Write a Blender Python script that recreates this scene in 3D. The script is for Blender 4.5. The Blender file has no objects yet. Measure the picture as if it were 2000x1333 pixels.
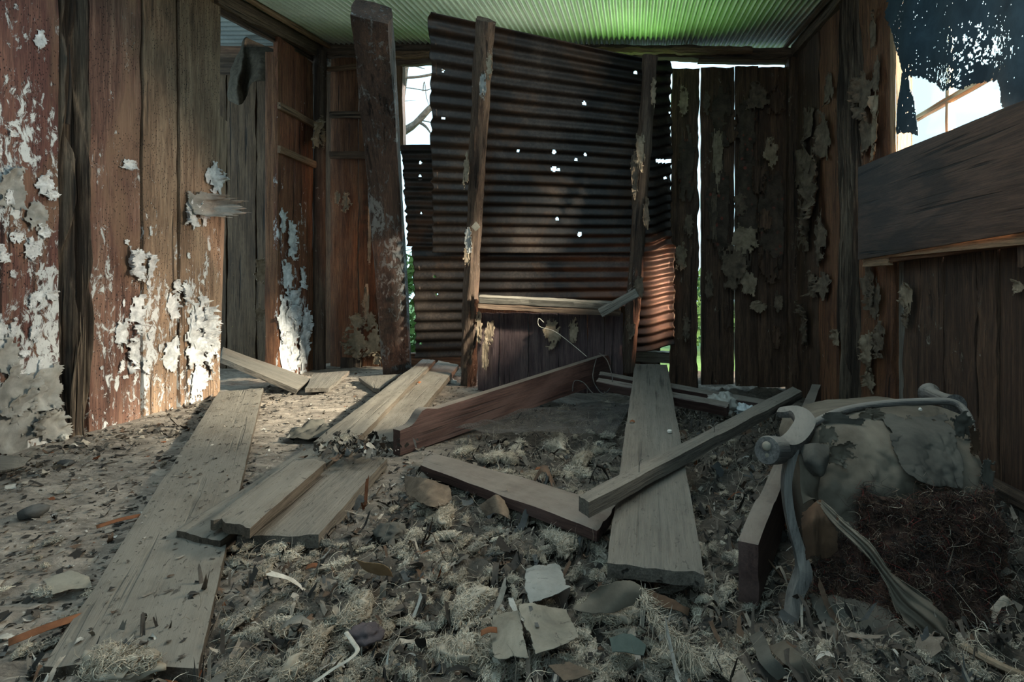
import bpy, math, random
import numpy as np
from mathutils import Vector, Matrix
random.seed(7)
RNG = np.random.default_rng(11)
C = bpy.context.scene.collection
SC = bpy.context.scene

# ------------------------------------------------------------------ camera, world, daylight, exposure
# upright camera 0.75 m above the old floor, aimed along +Y, lens shifted like an architectural shot
F, CX, CY, CZ = 1000.0, 1235.0, 550.0, 0.75
cam = bpy.data.cameras.new('camera'); cam.sensor_width = 36; cam.lens = 18
cam.shift_x = -(CX - 1000) / 2000; cam.shift_y = -(666.5 - CY) / 2000
cam.clip_start = .05
camo = bpy.data.objects.new('camera', cam); C.objects.link(camo)
camo.location = (0, 0, CZ); camo.rotation_euler = (math.pi / 2, 0, 0)
SC.camera = camo
SC.view_settings.view_transform = 'Standard'; SC.view_settings.look = 'None'
SC.view_settings.gamma = 1; SC.view_settings.use_curve_mapping = False
SC.view_settings.exposure = 0.0
SC.cycles.use_denoising = True
SC.cycles.max_bounces = 5; SC.cycles.diffuse_bounces = 3; SC.cycles.glossy_bounces = 2
SC.cycles.transparent_max_bounces = 8; SC.cycles.sample_clamp_indirect = 4
SC.cycles.caustics_reflective = False; SC.cycles.caustics_refractive = False
W = bpy.data.worlds.new('world'); SC.world = W; W.use_nodes = True
bg = W.node_tree.nodes['Background']; bg.inputs[0].default_value = (.58, .86, 1.0, 1); bg.inputs[1].default_value = 2.0

def lamp(name, kind, loc, aim, energy, color, size=1, size_y=None, spot=None, blend=.5):
    l = bpy.data.lights.new(name, kind); l.energy = energy; l.color = color
    if kind == 'AREA':
        l.shape = 'RECTANGLE'; l.size = size; l.size_y = size_y or size
    elif kind == 'SPOT':
        l.spot_size = spot; l.spot_blend = blend; l.shadow_soft_size = size
    o = bpy.data.objects.new(name, l); C.objects.link(o); o.location = loc
    o.rotation_euler = (Vector(aim) - Vector(loc)).to_track_quat('-Z', 'Y').to_euler()
    return o
# bright sky seen through the torn curtain of the side window
lamp('window_daylight', 'AREA', (3.2, 2.75, 2.2), (-2.6, 2.9, .5), 2400, (1, .86, .72), 1.5, 1.8)
lamp('window_sunlight', 'SPOT', (3.4, 1.5, 2.33), (-2.5, 2.95, .0), 21000, (1, .87, .72), .25, spot=math.radians(29), blend=.35)
# added overhead fill, shining through an invented gap in the unseen near roof
lamp('overhead_fill', 'AREA', (0, 2.25, 3.15), (.1, 1.35, 0), 24, (1.0, .94, .82), 1.1, .8).data.spread = math.radians(130)
# added weak blue fill from the unseen space behind the camera
lamp('camera_side_fill', 'AREA', (-.5, -.9, 1.95), (-.25, 2.2, .2), 7, (.55, .85, 1.0), .9, .5).data.spread = math.radians(120)
# added lamps below the eaves for the ceiling, assuming bounce from sunlit grass
lamp('green_eave_fill', 'AREA', (.25, 4.38, 2.3), (.05, 3.2, 2.95), 4.2, (.34, 1.0, .16), .8, .2).data.spread = math.radians(110)
lamp('pale_eave_fill', 'AREA', (-.45, 4.36, 2.3), (-.4, 2.6, 2.75), 3.2, (.96, 1.0, .84), 1.2, .2).data.spread = math.radians(120)
# added spot inside the room for the iron sheets' edge, an assumed leak
lamp('sheet_edge_fill', 'SPOT', (1.30, 3.80, .72), (.28, 3.9, .66), 420, (1, .56, .36), .05, spot=math.radians(46), blend=1)
# added weak fill for the neighbouring room, its daylight assumed
lamp('side_room_fill', 'AREA', (-4.6, 3.4, 1.7), (-3.0, 4.6, .9), 2.5, (1, .78, .5), 1.0)
# sky light that reaches the back corner over the low left window
lamp('back_window_daylight', 'AREA', (-1.9, 4.75, 2.3), (-2.1, 3.3, .3), 7, (.85, .92, 1), .3, .6)

# ------------------------------------------------------------------ helpers
def at(px, py, Y):
    return Vector(((px - CX) * Y / F, Y, CZ - (py - CY) * Y / F))
def onz(px, py, z):
    return at(px, py, (CZ - z) * F / (py - CY))
def onx(px, py, X):
    return at(px, py, X * F / (px - CX))
XL, XR, YB = -2.7, 1.41, 4.5

def _h(i, j, k, seed):
    n = (i * 374761393 + j * 668265263 + k * 2147483647 + seed * 1274126177) & 0xffffffff
    n = ((n ^ (n >> 13)) * 1103515245) & 0xffffffff
    n = (n ^ (n >> 16)) * 2654435761 & 0xffffffff
    return ((n ^ (n >> 15)) & 0xffff) / 32767.5 - 1
def noise(p, scale=1.0, seed=0):
    p = np.asarray(p, float) * scale; f0 = np.floor(p); t = p - f0; i = f0.astype(np.int64)
    t = t * t * (3 - 2 * t); r = 0
    for a in (0, 1):
        for b in (0, 1):
            for c in (0, 1):
                w = (t[..., 0] if a else 1 - t[..., 0]) * (t[..., 1] if b else 1 - t[..., 1]) * (t[..., 2] if c else 1 - t[..., 2])
                r = r + w * _h(i[..., 0] + a, i[..., 1] + b, i[..., 2] + c, seed)
    return r
def fbm(p, scale=1.0, seed=0, oct=4, gain=.5):
    r, a, s = 0, 1.0, scale
    for o in range(oct):
        r = r + a * noise(p, s, seed + o * 17); a *= gain; s *= 2.03
    return r
def sm(a, b, x):
    t = np.clip((x - a) / (b - a), 0, 1); return t * t * (3 - 2 * t)

PW = {}
def tag(o, label=None, cat=None, group=None, kind=None):
    if label: o['label'] = label
    if cat: o['category'] = cat
    if group: o['group'] = group
    if kind: o['kind'] = kind
    return o
def link(name, data, M=None, parent=None):
    o = bpy.data.objects.new(name, data); C.objects.link(o)
    M = M or Matrix.Identity(4)
    if parent is not None:
        o.parent = parent; o.matrix_parent_inverse = PW[parent.name].inverted()
    o.matrix_basis = M; PW[o.name] = M
    return o
def empty(name, loc, label=None, cat=None, group=None, kind=None):
    o = link(name, None, Matrix.Translation(Vector(loc))); o.empty_display_size = .1
    return tag(o, label, cat, group, kind)
def build(name, V, faces, mat, parent=None, M=None, sharp=None, uv=None, col=None, smooth=True):
    """faces: (n,4) or (n,3) int array or a list of tuples; V in world space, M the object's matrix"""
    V = np.asarray(V, float).reshape(-1, 3)
    if M is None:
        c = V.mean(0); M = Matrix.Translation(Vector(c))
    Mi = np.array(M.inverted()); L = V @ Mi[:3, :3].T + Mi[:3, 3]
    me = bpy.data.meshes.new(name)
    if isinstance(faces, np.ndarray):
        n, k = faces.shape
        me.vertices.add(len(L)); me.vertices.foreach_set('co', L.astype(np.float32).ravel())
        me.loops.add(n * k); me.loops.foreach_set('vertex_index', faces.astype(np.int32).ravel())
        me.polygons.add(n); me.polygons.foreach_set('loop_start', np.arange(0, n * k, k, dtype=np.int32))
        try: me.polygons.foreach_set('loop_total', np.full(n, k, dtype=np.int32))
        except Exception: pass
    else:
        me.from_pydata([tuple(x) for x in L], [], faces)
    me.update(calc_edges=True); me.validate()
    if smooth: me.polygons.foreach_set('use_smooth', np.ones(len(me.polygons), bool))
    if sharp: me.set_sharp_from_angle(angle=sharp)
    if uv is not None:
        ul = me.uv_layers.new(name='UVMap'); li = np.zeros(len(me.loops), np.int32); me.loops.foreach_get('vertex_index', li)
        ul.data.foreach_set('uv', np.asarray(uv, np.float32).reshape(-1, 2)[li].ravel())
    if col is not None:
        ca = me.color_attributes.new('tone', 'FLOAT_COLOR', 'POINT')
        cc = np.ones((len(L), 4), np.float32); cc[:, :3] = np.asarray(col).reshape(-1, 3)
        ca.data.foreach_set('color', cc.ravel())
    me.materials.append(mat)
    return link(name, me, M, parent)
def frame(o, x, z):
    x = Vector(x).normalized(); z = Vector(z); z = (z - x * z.dot(x)).normalized(); y = z.cross(x)
    return Matrix(((x.x, y.x, z.x, o[0]), (x.y, y.y, z.y, o[1]), (x.z, y.z, z.z, o[2]), (0, 0, 0, 1)))
def gridfaces(nu, nv, keep=None, off=0, flip=False):
    i, j = np.meshgrid(np.arange(nu - 1), np.arange(nv - 1), indexing='ij')
    a = (i * nv + j); f = np.stack([a, a + nv, a + nv + 1, a + 1], -1)
    if flip: f = f[..., ::-1]
    if keep is not None: f = f[keep]
    return f.reshape(-1, 4) + off
SEED = [100]
def board(name, c, T, mat, parent=None, out=(0, 0, 1), nl=26, nw=6, rough=.002, edge=.003, end=.004, warp=0.0, rnd=.003, keepmat=True):
    """plank from its four top-face corners (start-left, start-right, end-right, end-left)"""
    SEED[0] += 1; sd = SEED[0]
    c = [np.array(x, float) for x in c]
    s, e = (c[0] + c[1]) / 2, (c[2] + c[3]) / 2
    X = e - s; Ln = np.linalg.norm(X); X /= Ln
    n = np.cross(c[1] - c[0], c[3] - c[0]) + np.cross(c[2] - c[1], c[2] - c[3]) * .0
    n = n - X * n.dot(X); n /= np.linalg.norm(n)
    if n.dot(out) < 0: n = -n
    Yv = np.cross(n, X)
    u = np.linspace(0, 1, nl + 1); v = np.linspace(0, 1, nw + 1)
    U, V = np.meshgrid(u, v, indexing='ij'); U3, V3 = U[..., None], V[..., None]
    base = (c[0] * (1 - U3) * (1 - V3) + c[1] * (1 - U3) * V3 + c[2] * U3 * V3 + c[3] * U3 * (1 - V3))
    wdir = (c[1] - c[0]); wdir = wdir / np.linalg.norm(wdir)
    q = np.stack([U * Ln * 3, V * 6, np.full_like(U, sd)], -1)
    eL = noise(np.stack([u * Ln * 7, u * 0 + 1.3, u * 0 + sd], -1), 1) * edge + noise(np.stack([u * Ln * 30, u * 0 + 5.3, u * 0 + sd], -1), 1) * edge * .5
    eR = noise(np.stack([u * Ln * 7, u * 0 + 8.3, u * 0 + sd], -1), 1) * edge + noise(np.stack([u * Ln * 30, u * 0 + 7.1, u * 0 + sd], -1), 1) * edge * .5
    base = base + wdir * ((1 - V) * eL[:, None] + V * eR[:, None])[..., None]
    es = noise(np.stack([v * 9, v * 0, v * 0 + sd], -1), 1) * end; ee = noise(np.stack([v * 9, v * 0 + 4, v * 0 + sd], -1), 1) * end
    base = base + X * ((1 - U) ** 8 * es[None, :] + U ** 8 * ee[None, :])[..., None]
    hh = noise(q, 2, 3) * rough + noise(np.stack([U * Ln * 5, V * 14, U * 0 + sd], -1), 2, 9) * rough * .7 + warp * 4 * U * (1 - U)
    rr = np.where((V == 0) | (V == 1) | (U == 0) | (U == 1), rnd, 0)
    top = base + n * (hh - rr)[..., None]
    if warp: base = base + n * (warp * 4 * U * (1 - U))[..., None]
    bot = base - n * T
    nv = nw + 1; N = (nl + 1) * nv
    P = np.concatenate([top.reshape(-1, 3), bot.reshape(-1, 3)])
    ft = gridfaces(nl + 1, nv); fb = gridfaces(nl + 1, nv, off=N, flip=True)
    ring = [i * nv for i in range(nl + 1)] + [nl * nv + j for j in range(1, nv)] + [i * nv + nw for i in range(nl - 1, -1, -1)] + [j for j in range(nw - 1, 0, -1)]
    r = np.array(ring); r2 = np.roll(r, -1)
    fs = np.stack([r, r + N, r2 + N, r2], -1)
    faces = np.concatenate([ft, fb, fs])
    # orientation
    if np.cross(P[ft[0, 1]] - P[ft[0, 0]], P[ft[0, 3]] - P[ft[0, 0]]).dot(n) < 0: faces = faces[:, ::-1].copy()
    M = frame((s + e) / 2, X, n)
    return build(name, P, faces, mat, parent, M, sharp=.7)
def bar(name, A, B, w, T, mat, parent=None, out=(0, 0, 1), w2=None, **k):
    """straight timber from A to B (centre line of the face that looks along `out`)"""
    A, B = Vector(A), Vector(B); x = (B - A).normalized(); o = Vector(out); o = (o - x * o.dot(x)).normalized(); y = o.cross(x)
    w2 = w2 or w
    return board(name, [A - y * w / 2, A + y * w / 2, B + y * w2 / 2, B - y * w2 / 2], T, mat, parent, out=tuple(o), **k)
def sweep(name, pts, rad, mat, parent=None, ns=14, ring=None, rough=0.0, sub=6, up=(0, 0, 1), caps=True, rscale=1.0, sharp=None):
    """rounded section swept along a smooth line; rad = list of (half width, half height)"""
    SEED[0] += 1; sd = SEED[0]
    P = [np.array(p, float) for p in pts]; R = np.array([(r, r) if not hasattr(r, '__len__') else r for r in rad], float)
    t = np.arange(len(P)); T = np.linspace(0, len(P) - 1, (len(P) - 1) * sub + 1)
    def cr(arr, x):
        i = min(int(x), len(arr) - 2); f = x - i
        p0, p1, p2, p3 = arr[max(i - 1, 0)], arr[i], arr[i + 1], arr[min(i + 2, len(arr) - 1)]
        return .5 * (2 * p1 + (p2 - p0) * f + (2 * p0 - 5 * p1 + 4 * p2 - p3) * f * f + (3 * p1 - p0 - 3 * p2 + p3) * f ** 3)
    Q = np.array([cr(P, x) for x in T]); RR = np.stack([np.interp(T, t, R[:, 0]), np.interp(T, t, R[:, 1])], -1)
    d = np.gradient(Q, axis=0); d /= np.linalg.norm(d, axis=1)[:, None] + 1e-9
    upv = np.array(up, float)
    s = np.cross(d, upv); s /= np.linalg.norm(s, axis=1)[:, None] + 1e-9
    w = np.cross(s, d)
    a = np.linspace(0, 2 * math.pi, ns, endpoint=False)
    ca, sa = np.cos(a), np.sin(a)
    if ring == 'box':
        k = 1 / np.maximum(abs(ca), abs(sa)) ** .75; ca, sa = ca * k, sa * k
    V = Q[:, None] + s[:, None] * (RR[:, 0, None] * ca)[..., None] + w[:, None] * (RR[:, 1, None] * sa)[..., None]
    if rough:
        L = np.cumsum(np.r_[0, np.linalg.norm(np.diff(Q, axis=0), axis=1)])
        q = np.stack([np.broadcast_to(L[:, None] * 3, V.shape[:2]), np.broadcast_to(np.cos(a) * 2.2, V.shape[:2]), np.broadcast_to(np.sin(a) * 2.2 + sd, V.shape[:2])], -1)
        dv = V - Q[:, None]
        V = Q[:, None] + dv * (1 + rough * fbm(q, 1.3, sd, 4, .6))[..., None]
    n = len(Q); i = np.arange(n - 1)[:, None] * ns; j = np.arange(ns)[None]
    f = np.stack([i + j, i + (j + 1) % ns, i + ns + (j + 1) % ns, i + ns + j], -1).reshape(-1, 4)
    faces = [tuple(x) for x in f.tolist()]
    if caps: faces += [tuple(range(ns))[::-1], tuple(range((n - 1) * ns, n * ns))]
    M = frame(Q.mean(0), Q[-1] - Q[0], up if abs(Vector(Q[-1] - Q[0]).normalized().dot(Vector(up))) < .95 else (0, 1, 0))
    return build(name, V, faces, mat, parent, M, sharp=sharp or .9)
def surf(name, P, mat, parent=None, keep=None, solid=0, col=None, M=None, uv=True, sharp=None):
    P = np.asarray(P); nu, nv = P.shape[:2]
    U, V = np.meshgrid(np.linspace(0, 1, nu), np.linspace(0, 1, nv), indexing='ij')
    f = gridfaces(nu, nv, keep)
    if keep is not None:
        used = np.unique(f); mp = np.full(nu * nv, -1); mp[used] = np.arange(len(used)); f = mp[f]
        V_ = P.reshape(-1, 3)[used]; uvs = np.stack([U, V], -1).reshape(-1, 2)[used]; colx = None if col is None else np.asarray(col).reshape(-1, 3)[used]
    else:
        V_ = P.reshape(-1, 3); uvs = np.stack([U, V], -1).reshape(-1, 2); colx = col
    o = build(name, V_, f, mat, parent, M, uv=uvs, col=colx, sharp=sharp)
    if solid:
        m = o.modifiers.new('thickness', 'SOLIDIFY'); m.thickness = solid; m.offset = 0
    return o
def ctrl(rows, nu, nv):
    """smooth surface through a control grid of points"""
    G = np.array([[list(p) for p in r] for r in rows], float)
    def cr(A, n):
        x = np.linspace(0, len(A) - 1, n); i = np.minimum(x.astype(int), len(A) - 2); f = (x - i).reshape((-1,) + (1,) * (A.ndim - 1))
        p0, p1, p2, p3 = A[np.maximum(i - 1, 0)], A[i], A[i + 1], A[np.minimum(i + 2, len(A) - 1)]
        return .5 * (2 * p1 + (p2 - p0) * f + (2 * p0 - 5 * p1 + 4 * p2 - p3) * f * f + (3 * p1 - p0 - 3 * p2 + p3) * f ** 3)
    A = cr(G, nu); A = cr(np.swapaxes(A, 0, 1), nv); return np.swapaxes(A, 0, 1)

# ------------------------------------------------------------------ materials
class NT:
    def __init__(s, name, rough=.8, metal=0, spec=.3):
        s.m = bpy.data.materials.new(name); s.m.use_nodes = True; s.t = s.m.node_tree; s.b = s.t.nodes['Principled BSDF']
        s.b.inputs['Roughness'].default_value = rough; s.b.inputs['Metallic'].default_value = metal
        s.b.inputs['Specular IOR Level'].default_value = spec
        s.tc = s.t.nodes.new('ShaderNodeTexCoord'); oi = s.t.nodes.new('ShaderNodeObjectInfo')
        mul = s.vm('MULTIPLY', oi.outputs['Random'], (37.0, 61.0, 83.0)); s.base = s.vm('ADD', s.tc.outputs['Object'], mul)
    def set(s, sock, v):
        if isinstance(v, bpy.types.NodeSocket): s.t.links.new(v, sock)
        else: sock.default_value = v
    def vm(s, op, a, b):
        n = s.t.nodes.new('ShaderNodeVectorMath'); n.operation = op; s.set(n.inputs[0], a); s.set(n.inputs[1], b); return n.outputs[0]
    def ma(s, op, a, b=0.0, clamp=False):
        n = s.t.nodes.new('ShaderNodeMath'); n.operation = op; n.use_clamp = clamp; s.set(n.inputs[0], a); s.set(n.inputs[1], b); return n.outputs[0]
    def noise(s, sc, scale=1, detail=6, rough=.6, dist=0, src=None):
        v = s.vm('MULTIPLY', src or s.base, sc if hasattr(sc, '__len__') else (sc, sc, sc))
        n = s.t.nodes.new('ShaderNodeTexNoise'); s.set(n.inputs['Vector'], v); n.inputs['Scale'].default_value = scale
        n.inputs['Detail'].default_value = detail; n.inputs['Roughness'].default_value = rough; n.inputs['Distortion'].default_value = dist
        return n.outputs['Fac']
    def voro(s, sc, feature='F1', src=None):
        v = s.vm('MULTIPLY', src or s.base, sc if hasattr(sc, '__len__') else (sc, sc, sc))
        n = s.t.nodes.new('ShaderNodeTexVoronoi'); n.feature = feature; s.set(n.inputs['Vector'], v); n.inputs['Scale'].default_value = 1
        return n.outputs['Distance']
    def step(s, v, a, b, lo=0.0, hi=1.0):
        n = s.t.nodes.new('ShaderNodeMapRange'); n.interpolation_type = 'SMOOTHSTEP'; s.set(n.inputs[0], v)
        for i, x in enumerate((a, b, lo, hi)): s.set(n.inputs[i + 1], x)
        return n.outputs[0]
    def ramp(s, v, stops):
        n = s.t.nodes.new('ShaderNodeValToRGB'); s.set(n.inputs[0], v); e = n.color_ramp.elements
        while len(e) < len(stops): e.new(.5)
        for k, (p, c) in enumerate(stops): e[k].position = p; e[k].color = (*c, 1)
        return n.outputs[0]
    def mix(s, f, a, b, mode='MIX'):
        n = s.t.nodes.new('ShaderNodeMix'); n.data_type = 'RGBA'; n.blend_type = mode; s.set(n.inputs[0], f)
        for sk, v in ((n.inputs[6], a), (n.inputs[7], b)): s.set(sk, (*v, 1) if isinstance(v, tuple) and len(v) == 3 else v)
        return n.outputs[2]
    def sep(s, v, k):
        n = s.t.nodes.new('ShaderNodeSeparateXYZ'); s.set(n.inputs[0], v); return n.outputs[k]
    def bump(s, h, strength=.4, dist=.004):
        n = s.t.nodes.new('ShaderNodeBump'); n.inputs['Strength'].default_value = strength; n.inputs['Distance'].default_value = dist
        s.set(n.inputs['Height'], h); s.t.links.new(n.outputs[0], s.b.inputs['Normal'])
    def color(s, c): s.set(s.b.inputs['Base Color'], (*c, 1) if isinstance(c, tuple) else c)

def wood(name, dark, mid, light, paint=None, dust=None, worm=0.0, stain=None, bump=.7, grain=1.0, rough=.8, groove=.5):
    """paint = (colour, amount at low end, amount at high end, x low, x high); dust = (colour, amount)"""
    m = NT(name, rough)
    g = m.noise((2.2 * grain, 55 * grain, 55 * grain), 1, 10, .7, .3)
    fine = m.noise((9, 190, 190), 1, 4, .75)
    big = m.noise((1.4, 7, 7), 1, 4, .6, .4)
    fac = m.ma('ADD', m.ma('MULTIPLY', g, .6), m.ma('MULTIPLY', big, .5))
    c = m.ramp(fac, [(.34, dark), (.52, mid), (.72, light)])
    c = m.mix(1.0, c, m.ramp(fine, [(.3, (.42, .42, .42)), (.5, (.9, .9, .9)), (.7, (1.35, 1.3, 1.25))]), 'MULTIPLY')
    if stain:
        c = m.mix(m.step(m.noise((1.1, 4, 4), 1, 5, .6, 1), .48, .62, 0, stain[1]), c, stain[0])
    cr = m.step(m.noise((1.3, 42, 42), 1, 3, .5, .2), .60, .68)
    cr = m.ma('MULTIPLY', cr, m.step(m.noise((.9, 5, 5), 1, 2), .42, .58))
    c = m.mix(m.ma('MULTIPLY', cr, .85), c, tuple(x * .12 for x in dark))
    h = m.ma('SUBTRACT', m.ma('ADD', m.ma('MULTIPLY', g, groove), m.ma('MULTIPLY', fine, .35)), m.ma('MULTIPLY', cr, .9))
    if worm:
        w = m.step(m.voro((55, 120, 120)), .26, .16); w = m.ma('MULTIPLY', w, m.step(m.noise((4, 12, 12), 1, 3), .42, .52))
        w = m.ma('MULTIPLY', w, worm); c = m.mix(w, c, tuple(x * .1 for x in dark)); h = m.ma('SUBTRACT', h, w)
    if paint:
        pc, a0, a1, x0, x1 = paint
        th = m.step(m.sep(m.tc.outputs['Object'], 0), x0, x1, a0, a1)
        pn = m.ma('ADD', m.ma('MULTIPLY', m.noise((14, 30, 30), 1, 10, .75, .6), .62), m.ma('MULTIPLY', m.noise((2.2, 5, 5), 1, 4, .6), .38))
        pm = m.step(m.ma('ADD', pn, th), .995, 1.03)
        ptone = m.mix(m.noise(30, 1, 6, .7), tuple(x * .62 for x in pc), pc)
        c = m.mix(pm, c, ptone); h = m.ma('ADD', m.ma('MULTIPLY', h, m.ma('SUBTRACT', 1.0, m.ma('MULTIPLY', pm, .7))), m.ma('MULTIPLY', pm, .8))
    if dust:
        geo = m.t.nodes.new('ShaderNodeNewGeometry')
        nz = m.step(m.sep(geo.outputs['True Normal'], 2), .3, .85)
        df = m.ma('MULTIPLY', nz, m.step(m.noise((5, 9, 9), 1, 7, .7), .28, .62, dust[1] * .45, dust[1]))
        c = m.mix(df, c, dust[0])
        specks = m.ma('MULTIPLY', m.step(m.noise((30, 75, 75), 1, 5, .7, 1), .60, .66), nz)
        c = m.mix(m.ma('MULTIPLY', specks, dust[2] if len(dust) > 2 else .3), c, tuple(x * .15 for x in dust[0]))
        h = m.ma('ADD', h, m.ma('MULTIPLY', specks, .4))
    m.color(c); m.bump(h, bump, .006)
    return m.m

WHITE = (.62, .62, .60)
M_ = {}
M_['slab'] = wood('slab_boards', (.035, .018, .013), (.125, .062, .044), (.27, .165, .115), worm=1, stain=((.20, .12, .072), .6), paint=(WHITE, .49, .39, -1.3, .9))
M_['slab_tan'] = wood('tan_slab_board', (.06, .034, .021), (.19, .118, .074), (.34, .235, .155), worm=1, paint=(WHITE, .485, .36, -1.3, .9))
M_['slab_white'] = wood('whitewashed_slab', (.04, .015, .012), (.10, .04, .032), (.20, .10, .07), worm=1, paint=(WHITE, .515, .47, -1.2, 1.2), stain=((.22, .14, .08), .4))
M_['slab_red'] = wood('reddish_slab', (.03, .012, .007), (.12, .042, .020), (.25, .11, .055), worm=.4, paint=((.60, .57, .54), .50, .40, -1.2, .9))
M_['slab_redbare'] = wood('reddish_bare_slab', (.03, .013, .008), (.11, .045, .020), (.24, .115, .055), worm=.3, paint=((.40, .33, .24), .38, .36, -1.2, .9))
M_['slab_dark'] = wood('dark_slab', (.018, .011, .008), (.062, .035, .022), (.15, .085, .05), paint=((.30, .25, .19), .40, .40, -1.2, .9), bump=1)
M_['slab_annex'] = wood('side_room_board', (.02, .013, .008), (.075, .046, .026), (.15, .10, .06), paint=((.32, .22, .08), .40, .30, -1.2, .9))
M_['rot'] = wood('rotten_wood', (.008, .006, .005), (.042, .029, .020), (.22, .165, .115), bump=1, groove=1.4, grain=1.1)
M_['log'] = wood('bark_log', (.015, .011, .009), (.062, .04, .028), (.16, .115, .08), paint=((.33, .31, .28), .41, .41, -1, 1), bump=1, groove=1)
M_['log_grey'] = wood('painted_log', (.014, .012, .012), (.055, .038, .030), (.13, .08, .058), paint=((.19, .195, .19), .465, .475, -1, 1), bump=1, groove=.8)
DUST = (.205, .185, .150)
M_['floorboard'] = wood('dusty_floorboard', (.03, .024, .018), (.085, .068, .05), (.16, .13, .10), dust=(DUST, .9, .75), bump=.6)
M_['plank'] = wood('weathered_plank', (.03, .026, .021), (.12, .105, .085), (.21, .185, .15), dust=(DUST, .55, .35), bump=.8, groove=1)
M_['red_rail'] = wood('varnished_bed_rail', (.016, .010, .009), (.048, .026, .022), (.10, .060, .05), dust=((.19, .165, .135), .95, .3), rough=.55, bump=.3, stain=((.12, .08, .07), .5))
M_['beam'] = wood('old_beam', (.02, .014, .010), (.085, .055, .036), (.20, .14, .095), bump=1, groove=1)
M_['beam_tan'] = wood('tan_beam', (.05, .028, .015), (.17, .10, .055), (.28, .18, .11), bump=.8, groove=1)
M_['ply'] = wood('brown_plywood', (.022, .013, .009), (.060, .034, .023), (.10, .058, .040), bump=.35, groove=.5, stain=((.02, .013, .010), .7), rough=.6)
M_['sillwood'] = wood('pale_timber', (.12, .07, .035), (.30, .19, .11), (.42, .29, .18), bump=.5)
M_['greywood'] = wood('grey_timber', (.05, .045, .038), (.15, .135, .11), (.27, .25, .21), bump=.8, groove=1)
M_['lowboard'] = wood('purple_brown_board', (.022, .013, .014), (.06, .038, .038), (.12, .085, .075), paint=((.26, .21, .16), .36, .33, -.4, .4), bump=.8)
M_['masonite'] = wood('hardboard_panel', (.20, .13, .085), (.27, .18, .12), (.33, .23, .16), bump=.2, groove=.3)

def plain(name, a, b, scale=20, rough=.85, metal=0, bump=.4, detail=6, spec=.3, streak=None):
    m = NT(name, rough, metal, spec); n = m.noise(streak or scale, 1, detail, .65, .4)
    m.color(m.ramp(n, [(.32, a), (.68, b)])); m.bump(m.noise(scale * 3, 1, 6, .7), bump, .003); return m.m
def stained(name, a, b):
    m = NT(name, .9); n = m.noise(9, 1, 8, .7, .5); c = m.ramp(n, [(.32, a), (.68, b)])
    c = m.mix(m.step(m.noise(28, 1, 6, .75, 1), .58, .66, 0, .8), c, tuple(x * .2 for x in a))
    c = m.mix(m.step(m.noise((7, 7, 7), 1, 4, .6), .55, .7, 0, .5), c, (a[0] * .6, a[1] * .5, a[2] * .4))
    m.color(c); m.bump(m.noise(30, 1, 6, .7), .5, .003); return m.m
M_['paint_flake'] = plain('peeling_paint', (.26, .26, .255), (.70, .69, .67), 22, .7, bump=.8)
M_['paper_tan'] = plain('peeling_lining_paper', (.13, .095, .06), (.31, .24, .165), 16, .9, bump=1)
M_['paper_grey'] = plain('old_wallpaper', (.14, .135, .12), (.36, .345, .31), 9, .9, bump=.9)
M_['paper_brown'] = plain('brown_lining_paper', (.055, .040, .028), (.17, .125, .085), 16, .9, bump=1)
M_['page'] = stained('yellowed_page', (.14, .125, .095), (.30, .27, .21))
M_['card'] = stained('pale_card', (.13, .13, .115), (.27, .265, .235))
M_['cardboard'] = plain('cardboard', (.14, .085, .04), (.26, .17, .09), 10)
M_['rust_orange'] = plain('orange_flake', (.11, .04, .016), (.22, .085, .035), 25)
M_['cloth'] = plain('upholstery_cloth', (.075, .062, .045), (.17, .145, .11), 5, .95, bump=.5)
M_['cloth_dark'] = plain('dark_cloth', (.045, .043, .036), (.11, .102, .082), 7, .95, bump=.6)
M_['cloth_brown'] = plain('brown_cloth', (.035, .022, .014), (.11, .062, .034), 5, .95, bump=.6)
M_['sack'] = plain('sacking', (.03, .024, .016), (.08, .064, .044), 40, .95, bump=.7)
M_['curtain'] = plain('dark_blue_curtain', (.010, .022, .032), (.030, .055, .072), 6, .95, bump=.5)
M_['chairwood'] = wood('dusty_chair_timber', (.03, .028, .026), (.09, .086, .08), (.18, .17, .155), dust=((.24, .22, .185), .75, .15), bump=.5)
M_['bag'] = plain('plastic_bag', (.30, .28, .24), (.48, .45, .39), 9, .45, bump=.6, spec=.5)
M_['bone'] = plain('pale_fragment', (.45, .42, .36), (.65, .62, .55), 20)
M_['stone'] = plain('dark_stone', (.035, .035, .035), (.09, .088, .08), 20)
M_['wire'] = plain('rusty_wire', (.05, .045, .04), (.15, .135, .12), 40, .6, .4)
M_['nail'] = plain('nail_steel', (.10, .09, .08), (.25, .23, .2), 60, .5, .7)
M_['strap'] = plain('pale_strap', (.28, .26, .21), (.48, .45, .38), 30)
M_['leaf'] = plain('foliage', (.05, .11, .03), (.14, .24, .07), 8)
M_['grass'] = plain('grass_ground', (.06, .12, .03), (.20, .32, .09), 3)
M_['barktree'] = plain('tree_bark', (.06, .05, .04), (.18, .15, .12), 20)

def tone_mat(name, rough=.9, bump=.5, sc=30):
    m = NT(name, rough); a = m.t.nodes.new('ShaderNodeAttribute'); a.attribute_name = 'tone'
    m.color(m.mix(m.step(m.noise(sc, 1, 6, .7), .3, .7, .0, .75), a.outputs['Color'], m.mix(1.0, a.outputs['Color'], (.40, .38, .35), 'MULTIPLY')))
    m.bump(m.noise(sc * 2, 1, 5, .7), bump, .003); return m.m
M_['litter'] = tone_mat('litter_scraps')
M_['wool'] = tone_mat('wool_fibre', 1.0, .2, 14)

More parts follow.
